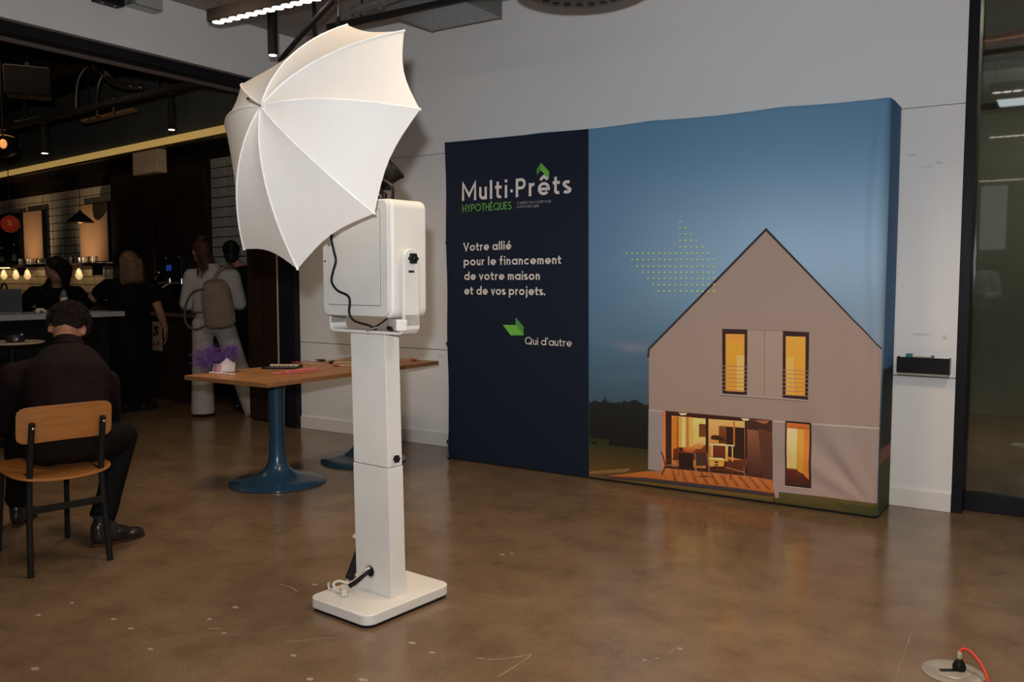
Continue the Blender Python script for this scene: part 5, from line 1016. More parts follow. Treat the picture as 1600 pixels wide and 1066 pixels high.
nk = thing('paper_napkin', 'crumpled white napkin on the counter by the laptop', 'napkin', (-7.44,4.08,1.0))
m_ = MB(); rr = random.Random(5)
for k in range(7): m_.ell((rr.uniform(-.03,.03),rr.uniform(-.03,.03),rr.uniform(.012,.03)),(rr.uniform(.014,.026),rr.uniform(.014,.026),.012),Matrix.Rotation(rr.random()*3,3,'X'),n=8)
m_.blob('paper', M('napkin_paper', (0.6,0.57,0.53), 0.9), nk, voxel=0.005, iters=2)
# little table with a camera, left edge
lt = thing('bar_stool_table', 'small dark table with a pale rimmed round top at the left edge', 'table', (-6.95,3.58,0))
MB().lathe([(0.215,0.775),(0.225,0.782),(0.225,0.798),(0.215,0.80),(0.001,0.80)],40).build('top', M('dark_top', (0.010,0.009,0.009), 0.6), lt); MB().lathe([(0.222,0.790),(0.231,0.793),(0.231,0.803),(0.222,0.805),(0.215,0.801)],40).build('rim', M('pale_rim', (0.42,0.34,0.26), 0.5), lt)
MB().lathe([(0.19,0),(0.19,0.012),(0.03,0.03),(0.025,0.775)],24).build('pedestal', BLACKM, lt)
cm = thing('camera_body', 'black compact camera lying on the small round table at the left edge', 'camera', (-6.93,3.60,0.8015), math.radians(70))
MB().box(-0.065,0.065,-0.02,0.03,0,0.055).build('body', KNOB, cm, bev=0.008); MB(Matrix.Rotation(PI/2,4,'X')).lathe([(0.026,0.02),(0.026,0.05),(0.022,0.055),(0.018,0.048),(0.001,0.046)],20,at=(-0.005,0.028,0)).build('lens', M('grey_lens_ring', (0.12,0.12,0.13), 0.3, 0.5), cm); MB().box(0.035,0.055,-0.012,0.01,0.055,0.062).build('button', STEEL, cm)
# coffee machine on its ledge, poster
lg = thing('wall_ledge', 'narrow wooden ledge carrying the coffee machine', 'shelf', B(0.32,-0.22,0.90), BAR_ROT)
MB().box(-0.32,0.80,-0.30,0.165,0,0.035).build('board', M('brown_ledge', (0.16,0.10,0.06), 0.5, var=0.2, stretch=(1,10,10)), lg, bev=0.003)
MB().box(-0.28,0.76,-0.24,0.165,-0.90,0.0).build('cupboard', DARKWOOD, lg)
cf_ = thing('coffee_machine', 'black and chrome coffee machine on the wooden ledge by the person in white', 'coffee machine', B(0.48,-0.26,0.9355), BAR_ROT)
MB().box(-0.26,0.26,-0.16,0.20,0.36,0.60).build('upper_body', KNOB, cf_, bev=0.015); MB().box(-0.26,0.26,0.02,0.20,0.06,0.36).build('back_body', KNOB, cf_); MB().box(-0.26,0.26,-0.18,0.20,0.0,0.06).build('drip_tray', BLACKM, cf_, bev=0.006)
MB().box(-0.24,-0.05,-0.166,-0.158,0.56,0.585).build('chrome_trim', STEEL, cf_); MB().box(0.04,0.22,-0.166,-0.158,0.57,0.59).build('chrome_trim', STEEL, cf_)
MB().box(-0.04,0.06,-0.164,-0.158,0.44,0.50).build('blue_display', M('blue_display', (0.02,0.05,0.3), 0.3, var=0, emit=0.25, ecol=(0.03,0.09,0.6)), cf_)
for x in (-0.13,0.12):
    MB().cyl((x,-0.08,0.30),(x,-0.08,0.37),0.035).build('group_head', STEEL, cf_); MB().tube([(x,-0.08,0.32),(x-0.04,-0.20,0.30),(x-0.08,-0.26,0.26)],0.012,sub=3).build('portafilter', STEEL, cf_)
MB().tube([(-0.24,-0.17,0.38),(-0.27,-0.19,0.30),(-0.275,-0.18,0.16)],0.007,sub=4).build('steam_wand', STEEL, cf_)
MB().ell((-0.20,-0.17,0.42),(0.018,0.014,0.018)).build('dial', STEEL, cf_)
ps = thing('poster', 'small beige poster with dark and red figures on the cupboard below the ledge', 'poster', B(0.27,-0.468,0.52), BAR_ROT)
MB().box(-0.115,0.115,-0.004,0.004,0,0.31).build('sheet', M('beige_paper', (0.40,0.30,0.20), 0.8), ps)
fig = MB(Matrix.Rotation(PI/2,4,'X'))
for cx, cz, r_ in ((-0.01,0.27,0.035),(0.03,0.22,0.03),(-0.04,0.20,0.028),(0.05,0.28,0.02)): fig.lathe([(r_,0.0042),(r_*.9,0.0052),(.001,0.0052)],9,at=(cx*.88,cz*.88,0))
fig.build('dark_figure', M('dark_ink', (0.03,0.02,0.02), 0.8), ps)
fig = MB(Matrix.Rotation(PI/2,4,'X'))
for cx, cz, r_ in ((-0.05,0.08,0.028),(0.05,0.09,0.03),(0.0,0.06,0.02)): fig.lathe([(r_,0.0042),(r_*.9,0.0052),(.001,0.0052)],7,at=(cx*.88,cz*.88,0))
fig.build('red_figure', M('red_ink', (0.30,0.05,0.03), 0.8), ps)
# bar ceiling clutter
bx = thing('ceiling_speaker', 'big black box speaker hanging under the dark ceiling at the upper left', 'speaker', (-7.74,4.22,2.87), math.radians(57))
MB().box(-0.18,0.18,-0.12,0.12,0,0.25).build('cabinet', KNOB, bx, bev=0.02, seg=3); MB().box(-0.165,0.165,-0.124,-0.118,0.015,0.235).build('grille', M('speaker_cloth', (0.008,0.008,0.008), 0.9), bx); MB().cyl((0,0,0.25),(0,0,0.73),0.02,n=10).build('bracket', BLACKM, bx)
tr2 = thing('bar_track_rail', 'dark lighting track crossing the bar ceiling above the black spotlights', 'track', (-8.50,4.45,2.72))
d_ = Vector((-6.0,4.62,2.86))-Vector((-8.50,4.45,2.72)); MB(Vector((1,0,0)).rotation_difference(d_).to_matrix().to_4x4()).box(0,2.6,-0.03,0.03,-0.02,0.02).build('rail', BLACKM, tr2)
for x in (0.2,2.2): MB().cyl((x,0.04,0.03+0.05*x),(x,0.04,0.88),0.008,n=8).build('hanger', BLACKM, tr2)
cylinder_light('black cylinder spotlight in the bar, right one under the dark ceiling', (-6.30,4.60), 2.515, r=0.030, h=0.24, ztop=2.82)
cylinder_light('black cylinder spotlight in the bar, left one above the golden strip', (-8.0,4.49), 2.44, r=0.034, h=0.24, ztop=2.73)
CON = M('conduit_steel', (0.14,0.12,0.10), 0.35, 0.85)
def conduit(lab, pts, r=0.013):
    t = thing('conduit', lab, 'conduit', pts[0]); o = Vector(pts[0]); MB().tube([Vector(p)-o for p in pts], r, sub=5, n=10).build('pipe', CON, t)
    MB().cyl((0,0,0),(0,0,3.6-o.z),0.004,n=6).build('hanger', BLACKM, t)
    for q in (0, -1): MB().ell(Vector(pts[q])-o, (r*1.6,)*3, n=8).build('coupling', CON, t)
conduit('bent steel conduit on the bar ceiling, far left of the three', [(-7.77,4.67,2.84),(-7.77,4.69,3.08),(-7.72,4.74,3.22),(-7.64,4.79,3.25),(-7.55,4.83,3.18)])
conduit('arched steel conduit on the bar ceiling, sweeping down to the right', [(-7.66,4.78,3.25),(-7.58,4.82,3.22),(-7.48,4.88,3.10),(-7.38,4.93,3.04),(-7.27,4.99,3.04)], 0.018)
conduit('arched steel conduit just below the widest one on the bar ceiling', [(-7.70,4.75,3.24),(-7.60,4.80,3.18),(-7.50,4.86,3.08),(-7.42,4.90,3.045),(-7.34,4.94,3.05)], 0.014)
conduit('upright steel conduit with a hooked top in the middle of the bar ceiling', [(-7.60,4.77,2.79),(-7.61,4.785,3.02),(-7.575,4.81,3.14),(-7.53,4.84,3.16)])
conduit('straight upright conduit to the right of the hooked one', [(-7.48,4.85,2.79),(-7.48,4.856,2.86),(-7.478,4.861,2.94)], 0.011)
def batten(lab, a, b, w=0.05):
    a, b = Vector(a), Vector(b); t = thing('ceiling_batten', lab, 'batten', tuple(a)); d = b-a
    MB(Vector((1,0,0)).rotation_difference(d).to_matrix().to_4x4()).box(0,d.length,-w,w,-0.012,0.012).build('board', M('brown_timber', (0.26,0.13,0.05), 0.6, var=0.25, stretch=(1,8,8)), t)  # brown timber colour with stretched grain
    MB().cyl((0.1,0,0),(0.1,0,3.6-a.z),0.006,n=6).build('hanger', BLACKM, t)
batten('timber batten on the bar ceiling at the left, above the globe', (-8.72,4.64,2.80), (-8.45,4.80,2.855))
batten('long timber batten on the bar ceiling in the middle', (-8.20,5.0,2.82), (-7.72,5.24,2.925), 0.04)
batten('timber batten on the bar ceiling just left of the umbrella', (-7.2,5.65,3.05), (-6.7,5.90,3.15), 0.04)
for k in range(5):
    j = bar_mb().box(-6.5,2.55,-1.4-0.9*k,-1.28-0.9*k,3.30,3.6).build('ceiling_joist', M('dark_joist', (0.045,0.026,0.017), 0.8, var=0.2)); j['kind'] = 'structure'
# ================================================================== people
SKIN = M('skin', (0.33,0.145,0.085), 0.55, var=0.06, scale=25)
SKIN2 = M('skin_light', (0.25,0.125,0.08), 0.55, var=0.06, scale=25)
def rot_head(yaw, pitch, roll=0): return Matrix.Rotation(yaw,3,'Z') @ Matrix.Rotation(pitch,3,'X') @ Matrix.Rotation(roll,3,'Y')
def head(mb, c, R, s=1.0):
    """head facing local +y: skull, jaw, brow, nose, lips, ears"""
    c = Vector(c); p = lambda x,y,z: c + R @ Vector((x,y,z))*s
    r = lambda a,b,d: (a*s,b*s,d*s)
    mb.ell(p(0,-.008,.022), r(.076,.096,.090), R, 18); mb.ell(p(0,.022,-.045), r(.058,.066,.070), R, 16); mb.ell(p(0,.058,-.085), r(.030,.026,.024), R, 10)
    mb.ell(p(0,.080,.022), r(.046,.014,.012), R, 10)
    mb.ell(p(0,.094,-.012), r(.011,.014,.026), R, 8); mb.ell(p(0,.101,-.028), r(.016,.013,.011), R, 8)
    mb.ell(p(0,.084,-.062), r(.022,.010,.006), R, 8); mb.ell(p(0,.083,-.072), r(.019,.010,.007), R, 8)
    for sx in (-1,1):
        mb.ell(p(sx*.077,-.012,-.008), r(.011,.020,.031), R, 10); mb.ell(p(sx*.036,.070,-.020), r(.022,.018,.020), R, 8)
def eyes(c, R, par, s=1.0):
    c = Vector(c); w = MB(); d = MB()
    for sx in (-1,1):
        w.ell(c + R @ Vector((sx*.031,.082,.004))*s, (.0125*s,.010*s,.0085*s), R, 10); d.ell(c + R @ Vector((sx*.031,.0895,.003))*s, (.006*s,.004*s,.006*s), R, 8)
    e = w.build('eyes', M('eye_white', (0.25,0.24,0.22), 0.4), par); d.build('iris', M('dark_iris', (0.03,0.02,0.015), 0.2), e)
def hand(mb, w, d, n, side=1, curl=0.6, s=1.0):
    """palm and five curled fingers; w wrist, d pointing direction, n palm normal (fingers curl towards n)"""
    w, d, n = Vector(w), Vector(d).normalized(), Vector(n); n = (n - d*n.dot(d)).normalized(); x = d.cross(n)*side
    mb.chain([(w, .024*s), (w+d*.03*s, .025*s)], n=8)
    for k in range(4):
        o = (k-1.5)*.0205*s; L_ = (.072,.080,.076,.060)[k]*s
        b0 = w + d*.03*s + x*o*.7; b1 = w + d*.088*s + x*o
        mb.chain([(b0, .0135*s), (b1, .0115*s)], n=8)
        dd = d.copy(); p = b1; rad = .0098*s
        for j, fr in enumerate((.45,.32,.26)):
            dd = (dd*math.cos(curl*.75) + n*math.sin(curl*.75)).normalized() if j else (dd*math.cos(curl*.5)+n*math.sin(curl*.5)).normalized()
            n2 = (n - dd*n.dot(dd)); n = n2.normalized() if n2.length > 1e-3 else n
            q = p + dd*L_*fr; mb.chain([(p, rad), (q, rad*.92)], n=8); p = q; rad *= .92
        n = Vector(n)
    t0 = w + d*.028*s - x*.024*s; t1 = t0 + (d*.6 - x*.75).normalized()*.040*s; t2 = t1 + (d*.9 - x*.15 + n*.3).normalized()*.030*s
    mb.chain([(t0, .014*s), (t1, .0115*s)], n=8); mb.chain([(t1, .0112*s), (t2, .0095*s)], n=8)
def shoe(name, heel, toe, mat, par, s=1.0, sole=None):
    heel, toe = Vector(heel), Vector(toe); d = (toe-heel); L_ = d.length; a = math.atan2(d.y, d.x)-PI/2
    T = Matrix.Translation(heel) @ Matrix.Rotation(a,4,'Z')
    m = MB(T); w = .046*s
    m.ell((0,L_*.20,.052),(w*.85,L_*.24,.050)); m.ell((0,L_*.48,.042),(w*.95,L_*.30,.040)); m.ell((0,L_*.76,.030),(w*1.02,L_*.27,.028)); m.ell((0,L_*.12,.085),(w*.78,L_*.14,.045))
    o = m.blob(name, mat, par, voxel=.007, iters=3)
    P = [(w*.85*math.cos(t)*(1 if math.sin(t) > 0 else .85), L_*.5+L_*.54*math.sin(t)) for t in [2*PI*k/24 for k in range(24)]]
    sl = MB(T); sl.prism(P, 0.0, 0.016); sl.build('sole', sole or KNOB, o, bev=.003)
    return o
def legs_body(mb, hip, knee, ankle, s=1.0):
    mb.chain([(hip, .085*s), ((Vector(hip)+Vector(knee))/2, .072*s), (knee, .052*s)]); mb.chain([(knee, .052*s), (Vector(knee).lerp(Vector(ankle), .3), .055*s), (ankle, .036*s)])
def arm_body(mb, sh, el, wr, s=1.0):
    mb.chain([(sh, .052*s), (el, .038*s)]); mb.chain([(el, .038*s), (Vector(el).lerp(Vector(wr), .25), .040*s), (wr, .025*s)])
def strands(name, mat, par, tops, n, L_, spread, seed, down=Vector((0,0,-1)), r=.0028, wave=.01):
    """locks of hair falling from points"""
    rn = random.Random(seed); m = MB()
    for k in range(n):
        p, q = rn.choice(tops); a = Vector(p) + Vector((rn.uniform(-1,1),rn.uniform(-1,1),rn.uniform(-1,1)))*spread
        dirv = (Vector(q)-Vector(p)); b = a + dirv*rn.uniform(.8,1.1) + Vector((rn.uniform(-wave,wave),rn.uniform(-wave,wave),0))
        mid = a.lerp(b,.5) + Vector((rn.uniform(-wave,wave),rn.uniform(-wave,wave),0))
        m.tube([a,mid,b],[r,r,r*.4],n=5,sub=2)
    o = m.build(name, mat, par); return o

# ---- 1. seated man, from behind, bent forward
MAN = thing('person', 'person in a dark maroon shirt seated on the orange chair, head bent down', 'person', (-3.98,2.13,0), math.radians(64.5))
hipR, hipL, kR, kL, aR, aL = (.245,.0,.53), (.06,0,.53), (.41,.25,.50), (-.04,.44,.50), (.285,.105,.10), (-.05,.72,.10)
neck, hc_, RH = (.172,.235,.955), (.183,.325,1.040), rot_head(-.10,-.85,.18)
shL, shR, elL, elR, wL, wR = (-.06,.165,.83), (.320,.165,.78), (-.13,.33,.60), (.355,.34,.565), (.02,.56,.60), (.28,.56,.60)
m = MB(); head(m, hc_, RH, 1.0); m.chain([(neck,.052),(Vector(hc_)+Vector((0,-.02,-.04)),.052)])
torso = [((.152,-.01,.53),(.165,.115,.10)),((.152,.02,.68),(.155,.108,.10)),((.158,.095,.83),(.175,.105,.10)),((.168,.175,.91),(.12,.085,.06)),(neck,(.06,.06,.06))]
m.chain(torso); legs_body(m, hipR, kR, aR); legs_body(m, hipL, kL, aL); arm_body(m, shR, elR, wR); arm_body(m, shL, elL, wL)
m.chain([(shL,.055),((.16,.15,.87),.07),(shR,.055)])
hand(m, wR, (-.55,.75,-.25), (-.3,-.2,-.9), 1, .7); hand(m, wL, (.55,.75,-.25), (.3,-.2,-.9), -1, .7)
for a_, t_ in ((aR,(.40,.12,.04)),(aL,(.03,.83,.04))): m.chain([(a_,.034),((t_[0]*.7+a_[0]*.3,t_[1]*.7+a_[1]*.3,.035),.018)])
m.blob('body', SKIN, MAN, voxel=.0075)
SHIRT = M('dark_maroon_shirt', (0.010,0.005,0.005), 0.85, var=0.2, scale=14, bump=0.3, bscale=14)
m = MB(); m.chain([((.152,-.015,.50),(.185,.135,.06)),((.152,-.01,.58),(.185,.135,.10))]+[(p,tuple(q+.022 for q in r)) for p, r in torso[1:4]]+[((.170,.215,.945),(.078,.074,.035)),((.175,.245,.975),(.066,.064,.02))])
m.chain([(shL,.075),((.16,.15,.865),.09),(shR,.075)])
for a_, b_, c_ in ((shL,elL,wL),(shR,elR,wR)): m.chain([(a_,.078),(b_,.062)]); m.chain([(b_,.062),(Vector(b_).lerp(Vector(c_),.85),.042)])
sh_ = m.blob('shirt', SHIRT, MAN, voxel=.011, iters=5)
m = MB(Matrix.Translation((.176,.245,.972)) @ Matrix.Rotation(-.65,4,'X') @ Matrix.Rotation(.15,4,'Y')); m.lathe([(.076,-.03),(.070,.022),(.064,.024),(.066,-.03)],24); m.build('collar', SHIRT, sh_, bev=.004)
TROU = M('black_trousers', (0.005,0.005,0.0055), 0.8, var=0.2, bump=0.2, bscale=20)
m = MB(); m.chain([((.152,-.01,.535),(.175,.125,.085)),((.152,.03,.55),(.17,.12,.07))])
for h_, k_, a_ in ((hipR,kR,aR),(hipL,kL,aL)):
    m.chain([(h_,.10),(k_,.072)]); m.chain([(k_,.072),(Vector(k_).lerp(Vector(a_),.75),.058)]); e_ = Vector(k_).lerp(Vector(a_),.70); m.cyl(e_, Vector(a_)+Vector((0,0,.03)), .060, .062, 18)
m.blob('trousers', TROU, MAN, voxel=.010, iters=4)
HAIR = M('dark_curly_hair', (0.016,0.010,0.008), 0.85, var=0.5, scale=60)
m = MB(); Hc = Vector(hc_)
m.ell(Hc + RH @ Vector((0,-.010,.050)), (.086,.100,.082), RH, 16); m.ell(Hc + RH @ Vector((0,-.045,.020)), (.076,.062,.070), RH, 14)
rn = random.Random(11)
for k in range(260):
    d = Vector((rn.gauss(0,1), rn.gauss(-.6,1), rn.gauss(.2,.9))).normalized()
    if d.y > .75 or (d.z < -.2 and d.y > -.25) or d.z < -.8: continue
    q = Hc + RH @ (Vector((0,-.012,.045)) + Vector((d.x*.088,d.y*.102,d.z*.088)))
    m.ell(q, (rn.uniform(.008,.014),)*3, n=7)
hr = m.blob('hair', HAIR, MAN, voxel=.006, iters=1)
cl = MB()
for k in range(420):
    d = Vector((rn.gauss(0,1), rn.gauss(-.6,1), rn.gauss(.2,.9))).normalized()
    if d.y > .75 or (d.z < -.2 and d.y > -.25) or d.z < -.8: continue
    q = Hc + RH @ (Vector((0,-.012,.045)) + Vector((d.x*.09,d.y*.104,d.z*.092))); nrm = RH @ d
    t = nrm.cross(Vector((rn.random(),rn.random(),rn.random()))).normalized(); a0 = rn.random()*6
    cl.tube([q + nrm*(.004+.010*math.sin(j*.9)) + (t*math.cos(a0+j*.8)+nrm.cross(t)*math.sin(a0+j*.8))*.012 for j in range(5)], .0022, n=4)
c_ = cl.build('curls', HAIR, hr); c_['kind'] = 'stuff'
SHOE = M('black_leather', (0.016,0.014,0.013), 0.3, var=0.2, coat=0.2); SOLE = M('brown_sole', (0.05,0.022,0.014), 0.5)
m = MB(); m.chain([((.29,.108,.14),.044),(aR,.045),((.33,.11,.055),.045)]); m.chain([((-.05,.71,.14),.044),(aL,.045),((-.03,.76,.055),.045)]); m.blob('socks', M('charcoal_sock', (0.03,0.03,0.032), 0.9), MAN, voxel=.009, iters=2)
s1 = shoe('shoe', (.235,.075,0), (.475,.155,0), SHOE, MAN, 1.05, SOLE)
MB().tube([(.34,.075,.082),(.37,.12,.078),(.36,.165,.072)],.003,sub=3).build('laces', KNOB, s1)
shoe('shoe', (-.07,.66,0), (.03,.90,0), SHOE, MAN, 1.0, SOLE)

# ---- 2. person in white with a beige backpack
def stand(pr):  # small helper: default joints
    return pr
WP = thing('person', 'person in an off-white suit standing with a beige backpack, back turned', 'person', (-6.80,5.36,0), math.radians(46))
m = MB(); hc2, R2 = (-.095,.03,1.545), rot_head(.45,-.05); head(m, hc2, R2); m.chain([((0,0,1.38),.05),((-.075,.02,1.47),.048)])
hips = [(-.09,0,.86),(.09,0,.86)]; kn = [(-.11,.02,.46),(.215,-.02,.46)]; an = [(-.11,-.01,.08),(.375,-.04,.08)]
m.chain([((0,0,.88),(.155,.115,.10)),((0,.0,1.05),(.13,.10,.09)),((0,0,1.22),(.155,.10,.09)),((0,0,1.33),(.13,.08,.05)),((0,0,1.39),(.055,.055,.05))])
for h_, k_, a_ in zip(hips, kn, an): legs_body(m, h_, k_, a_, .95); m.chain([(a_,.035),((a_[0],a_[1]+.12,.03),.028)])
shs = [(-.18,0,1.31),(.18,0,1.31)]; els = [(-.235,.05,1.06),(.235,.06,1.06)]; wrs = [(-.10,.26,1.02),(.14,.27,1.05)]
for a_, b_, c_ in zip(shs, els, wrs): arm_body(m, a_, b_, c_, .9)
hand(m, wrs[0], (.5,.8,.1), (.5,-.5,0), -1, .8, .92); hand(m, wrs[1], (-.5,.8,.1), (-.5,-.5,0), 1, .8, .92)
m.blob('body', SKIN2, WP, voxel=.008)
SUIT = M('off_white_knit', (0.34,0.31,0.275), 0.9, var=0.10, scale=30, bump=0.25, bscale=24)
m = MB(); m.chain([((0,0,.985),(.185,.135,.03)),((0,0,1.10),(.185,.135,.09)),((0,0,1.24),(.185,.125,.09)),((0,0,1.34),(.14,.095,.05)),((0,0,1.385),(.075,.070,.025))])
m.chain([(shs[0],.07),((0,0,1.33),.085),(shs[1],.07)])
for a_, b_, c_ in zip(shs, els, wrs): m.chain([(a_,.078),(b_,.070)]); m.chain([(b_,.070),(Vector(b_).lerp(Vector(c_),.85),.050)])
jk = m.blob('jacket', SUIT, WP, voxel=.011, iters=5)
MB().lathe([(.075,1.375),(.078,1.43),(.070,1.432),(.066,1.375)],22).build('collar', SUIT, jk, bev=.005)
m = MB(); m.chain([((0,0,.97),(.16,.125,.05)),((0,0,.85),(.175,.14,.09))])
for h_, k_, a_ in zip(hips, kn, an):
    m.chain([(h_,.105),(k_,.092)]); m.cyl(k_, (a_[0],a_[1],.022), .092, .108, 20)
m.blob('trousers', SUIT, WP, voxel=.010, iters=3)
HB = M('brown_hair', (0.055,0.026,0.016), 0.5, var=0.4, scale=50)
m = MB(); c2 = Vector(hc2); m.ell(c2 + R2 @ Vector((0,-.016,.034)), (.084,.102,.092), R2, 16); m.ell(c2 + R2 @ Vector((0,-.06,-.05)), (.070,.050,.085), R2, 14); m.chain([(c2 + R2 @ Vector((0,-.075,-.08)), (.06,.035,.05)), (c2 + R2 @ Vector((0.01,-.085,-.19)), (.045,.026,.05))])
h2 = m.blob('hair', HB, WP, voxel=.008, iters=3)
m = MB(); m.ell(c2 + R2 @ Vector((0,-.03,.125)), (.040,.040,.030), R2, 12); m.blob('top_knot', HB, h2, voxel=.007, iters=2)
tops = [((c2 + R2 @ Vector((x,-.095,-.03))), (c2 + R2 @ Vector((x*1.25,-.105,-.25)))) for x in (-.06,-.04,-.02,0,.02,.04,.06)]
strands('loose_locks', HB, h2, tops, 90, .2, .014, 4)
shoe('shoe', (an[0][0],-.06,0), (an[0][0]-.01,.19,0), M('pale_shoe', (0.45,0.42,0.38), 0.6), WP, .95); shoe('shoe', (an[1][0],-.09,0), (an[1][0]+.03,.15,0), M('pale_shoe', (0.45,0.42,0.38), 0.6), WP, .95)
BAG = M('beige_canvas', (0.17,0.13,0.088), 0.85, var=0.10, scale=20, bump=0.2, bscale=120)
bp_ = thing('backpack', 'beige canvas backpack with a drawn top hanging on the back of the person in white', 'backpack', (-6.80,5.36,0), math.radians(46))
def bag_xy(z):
    return z
m = MB(Matrix.Translation((.085,-.215,.86)) @ Matrix.Rotation(-.10,4,'Y'))
prof = [(0.0,.125,.060),(.03,.140,.072),(.16,.138,.080),(.30,.128,.075),(.385,.108,.055),(.41,.075,.035)]
m.chain([((0,0,z),(a,b,.03)) for z, a, b in prof], step=.45, n=16)
bg = m.blob('bag_body', BAG, bp_, voxel=.009, iters=4)
m = MB(Matrix.Translation((.085,-.215,.86)) @ Matrix.Rotation(-.10,4,'Y'))
m.tube([(-.10,-.02,.395),(-.05,-.045,.425),(0,-.05,.43),(.05,-.045,.42),(.095,-.02,.39)], .008, sub=4); m.tube([(-.132,-.02,.02),(-.138,-.03,.2),(-.128,-.03,.34)],.005,sub=4); m.tube([(.132,-.02,.02),(.138,-.03,.2),(.124,-.03,.34)],.005,sub=4)
m.build('drawn_hem', BAG, bg)
STR = M('dark_strap', (0.07,0.055,0.045), 0.8)
m = MB(); m.tube([(.02,-.13,1.27),(.07,-.115,1.36),(.14,-.06,1.405),(.17,.02,1.39),(.18,.10,1.30)],[.016,.018],sub=4,n=8); m.build('strap', BAG, bp_)
m = MB(); m.tube([(-.05,-.24,1.20),(-.16,-.19,1.16),(-.225,-.17,1.02),(-.215,-.18,.88),(-.13,-.22,.83),(-.04,-.23,.87)],.011,sub=6,n=8); m.build('hanging_strap', STR, bp_)
m = MB(); m.tube([(-.19,-.02,.985),(-.15,-.11,.982),(0,-.140,.982),(.15,-.11,.982),(.19,-.02,.985)],.009,sub=4,n=8); m.build('waist_strap', STR, bp_)

# ---- 3. person in black in front of the recess (mostly behind the one in white)
DP = thing('person', 'person all in black standing beyond the person in white, dark hair tied close', 'person', (-6.80,5.74,0), math.radians(40))
m = MB(); hc3, R3 = (-.13,.04,1.545), rot_head(.25,-.08); head(m, hc3, R3); m.chain([((-.02,0,1.38),.05),((-.10,.03,1.47),.048)])
m.chain([((.02,0,.88),(.16,.12,.10)),((.02,.0,1.05),(.14,.10,.09)),((.02,0,1.22),(.165,.105,.09)),((.01,0,1.33),(.14,.08,.05)),((0,0,1.39),(.055,.055,.05))])
hips = [(-.07,0,.86),(.11,0,.86)]; kn = [(-.08,.02,.46),(.13,.02,.46)]; an = [(-.09,-.01,.08),(.15,-.01,.08)]
for h_, k_, a_ in zip(hips, kn, an): legs_body(m, h_, k_, a_); m.chain([(a_,.035),((a_[0],a_[1]+.12,.03),.028)])
shs = [(-.18,0,1.31),(.205,0,1.31)]; els = [(-.25,.0,1.06),(.33,-.02,1.08)]; wrs = [(-.12,.13,1.02),(.27,.12,1.0)]
for a_, b_, c_ in zip(shs, els, wrs): arm_body(m, a_, b_, c_)
hand(m, wrs[0], (.9,.15,.1), (0,-1,0), -1, .8); hand(m, wrs[1], (-.9,.15,.1), (0,-1,0), 1, .8)
m.blob('body', SKIN, DP, voxel=.009)
BLK = M('black_cloth', (0.0035,0.0035,0.0038), 0.85, var=0.2, bump=0.2, bscale=22)
m = MB(); m.chain([((.02,0,.80),(.20,.155,.04)),((.02,0,1.0),(.18,.14,.09)),((.02,0,1.22),(.195,.13,.09)),((.01,0,1.34),(.15,.10,.05)),((0,0,1.40),(.075,.070,.025))]); m.chain([(shs[0],.075),((.01,0,1.33),.085),(shs[1],.075)])
for a_, b_, c_ in zip(shs, els, wrs): m.chain([(a_,.078),(b_,.068)]); m.chain([(b_,.068),(Vector(b_).lerp(Vector(c_),.85),.046)])
m.blob('coat', BLK, DP, voxel=.012, iters=4)
m = MB()
for h_, k_, a_ in zip(hips, kn, an): m.chain([(h_,.10),(k_,.075)]); m.cyl(k_, (a_[0],a_[1],.06), .075, .068, 18)
m.chain([((-.06,0,.86),.11),((.10,0,.86),.11)]); m.blob('trousers', BLK, DP, voxel=.012, iters=3)
c3 = Vector(hc3); m = MB(); m.ell(c3 + R3 @ Vector((0,-.014,.030)), (.083,.102,.090), R3, 16); m.ell(c3 + R3 @ Vector((0,-.055,-.04)), (.070,.05,.07), R3, 12); m.ell(c3 + R3 @ Vector((0,-.08,.07)),(.045,.04,.045),R3,12); m.blob('hair', M('black_hair', (0.010,0.008,0.008), 0.5, var=0.4, scale=50), DP, voxel=.008, iters=3)
for a_ in an: shoe('shoe', (a_[0],-.06,0), (a_[0],.20,0), SHOE, DP)

# ---- 4. woman in a long black dress leaning on the counter
WD = thing('person', 'person in a long black dress with fair hair standing at the counter end', 'person', (-7.72,5.10,0), math.radians(62))
m = MB(); hc4, R4 = (.02,.06,1.44), rot_head(.15,-.15); head(m, hc4, R4); m.chain([((0.02,0,1.28),.05),((.02,.04,1.37),.048)])
m.chain([((0,0,.83),(.19,.145,.11)),((0,0,1.0),(.165,.125,.10)),((0.01,0,1.15),(.175,.115,.09)),((.02,0,1.23),(.15,.085,.05)),((.02,0,1.29),(.055,.055,.05))])
hips = [(-.09,0,.80),(.09,0,.80)]; kn = [(-.09,.0,.43),(.11,.0,.43)]; an = [(-.06,-.02,.08),(.10,-.02,.08)]
for h_, k_, a_ in zip(hips, kn, an): legs_body(m, h_, k_, a_); m.chain([(a_,.035),((a_[0]+.06,a_[1]+.10,.03),.028)])
shs = [(-.17,.0,1.21),(.20,0,1.21)]; els = [(-.35,.06,1.075),(.27,-.03,.99)]; wrs = [(-.30,.33,1.04),(.335,.04,.80)]
for a_, b_, c_ in zip(shs, els, wrs): arm_body(m, a_, b_, c_, 1.12)
hand(m, wrs[0], (-.3,.9,0), (0,0,-1), -1, .35); hand(m, wrs[1], (.1,.1,-1), (-.8,.3,0), 1, .4)
m.blob('body', SKIN, WD, voxel=.008)
m = MB(); m.chain([((0,0,.95),(.19,.145,.09)),((0.01,0,1.10),(.195,.135,.09)),((.02,0,1.21),(.16,.115,.05)),((.02,0,1.265),(.085,.075,.02))]); m.chain([(shs[0],.082),((.02,0,1.21),.095),(shs[1],.082)])
for a_, b_ in zip(shs, els): m.chain([(a_,.085),(Vector(a_).lerp(Vector(b_),.42),.078)])
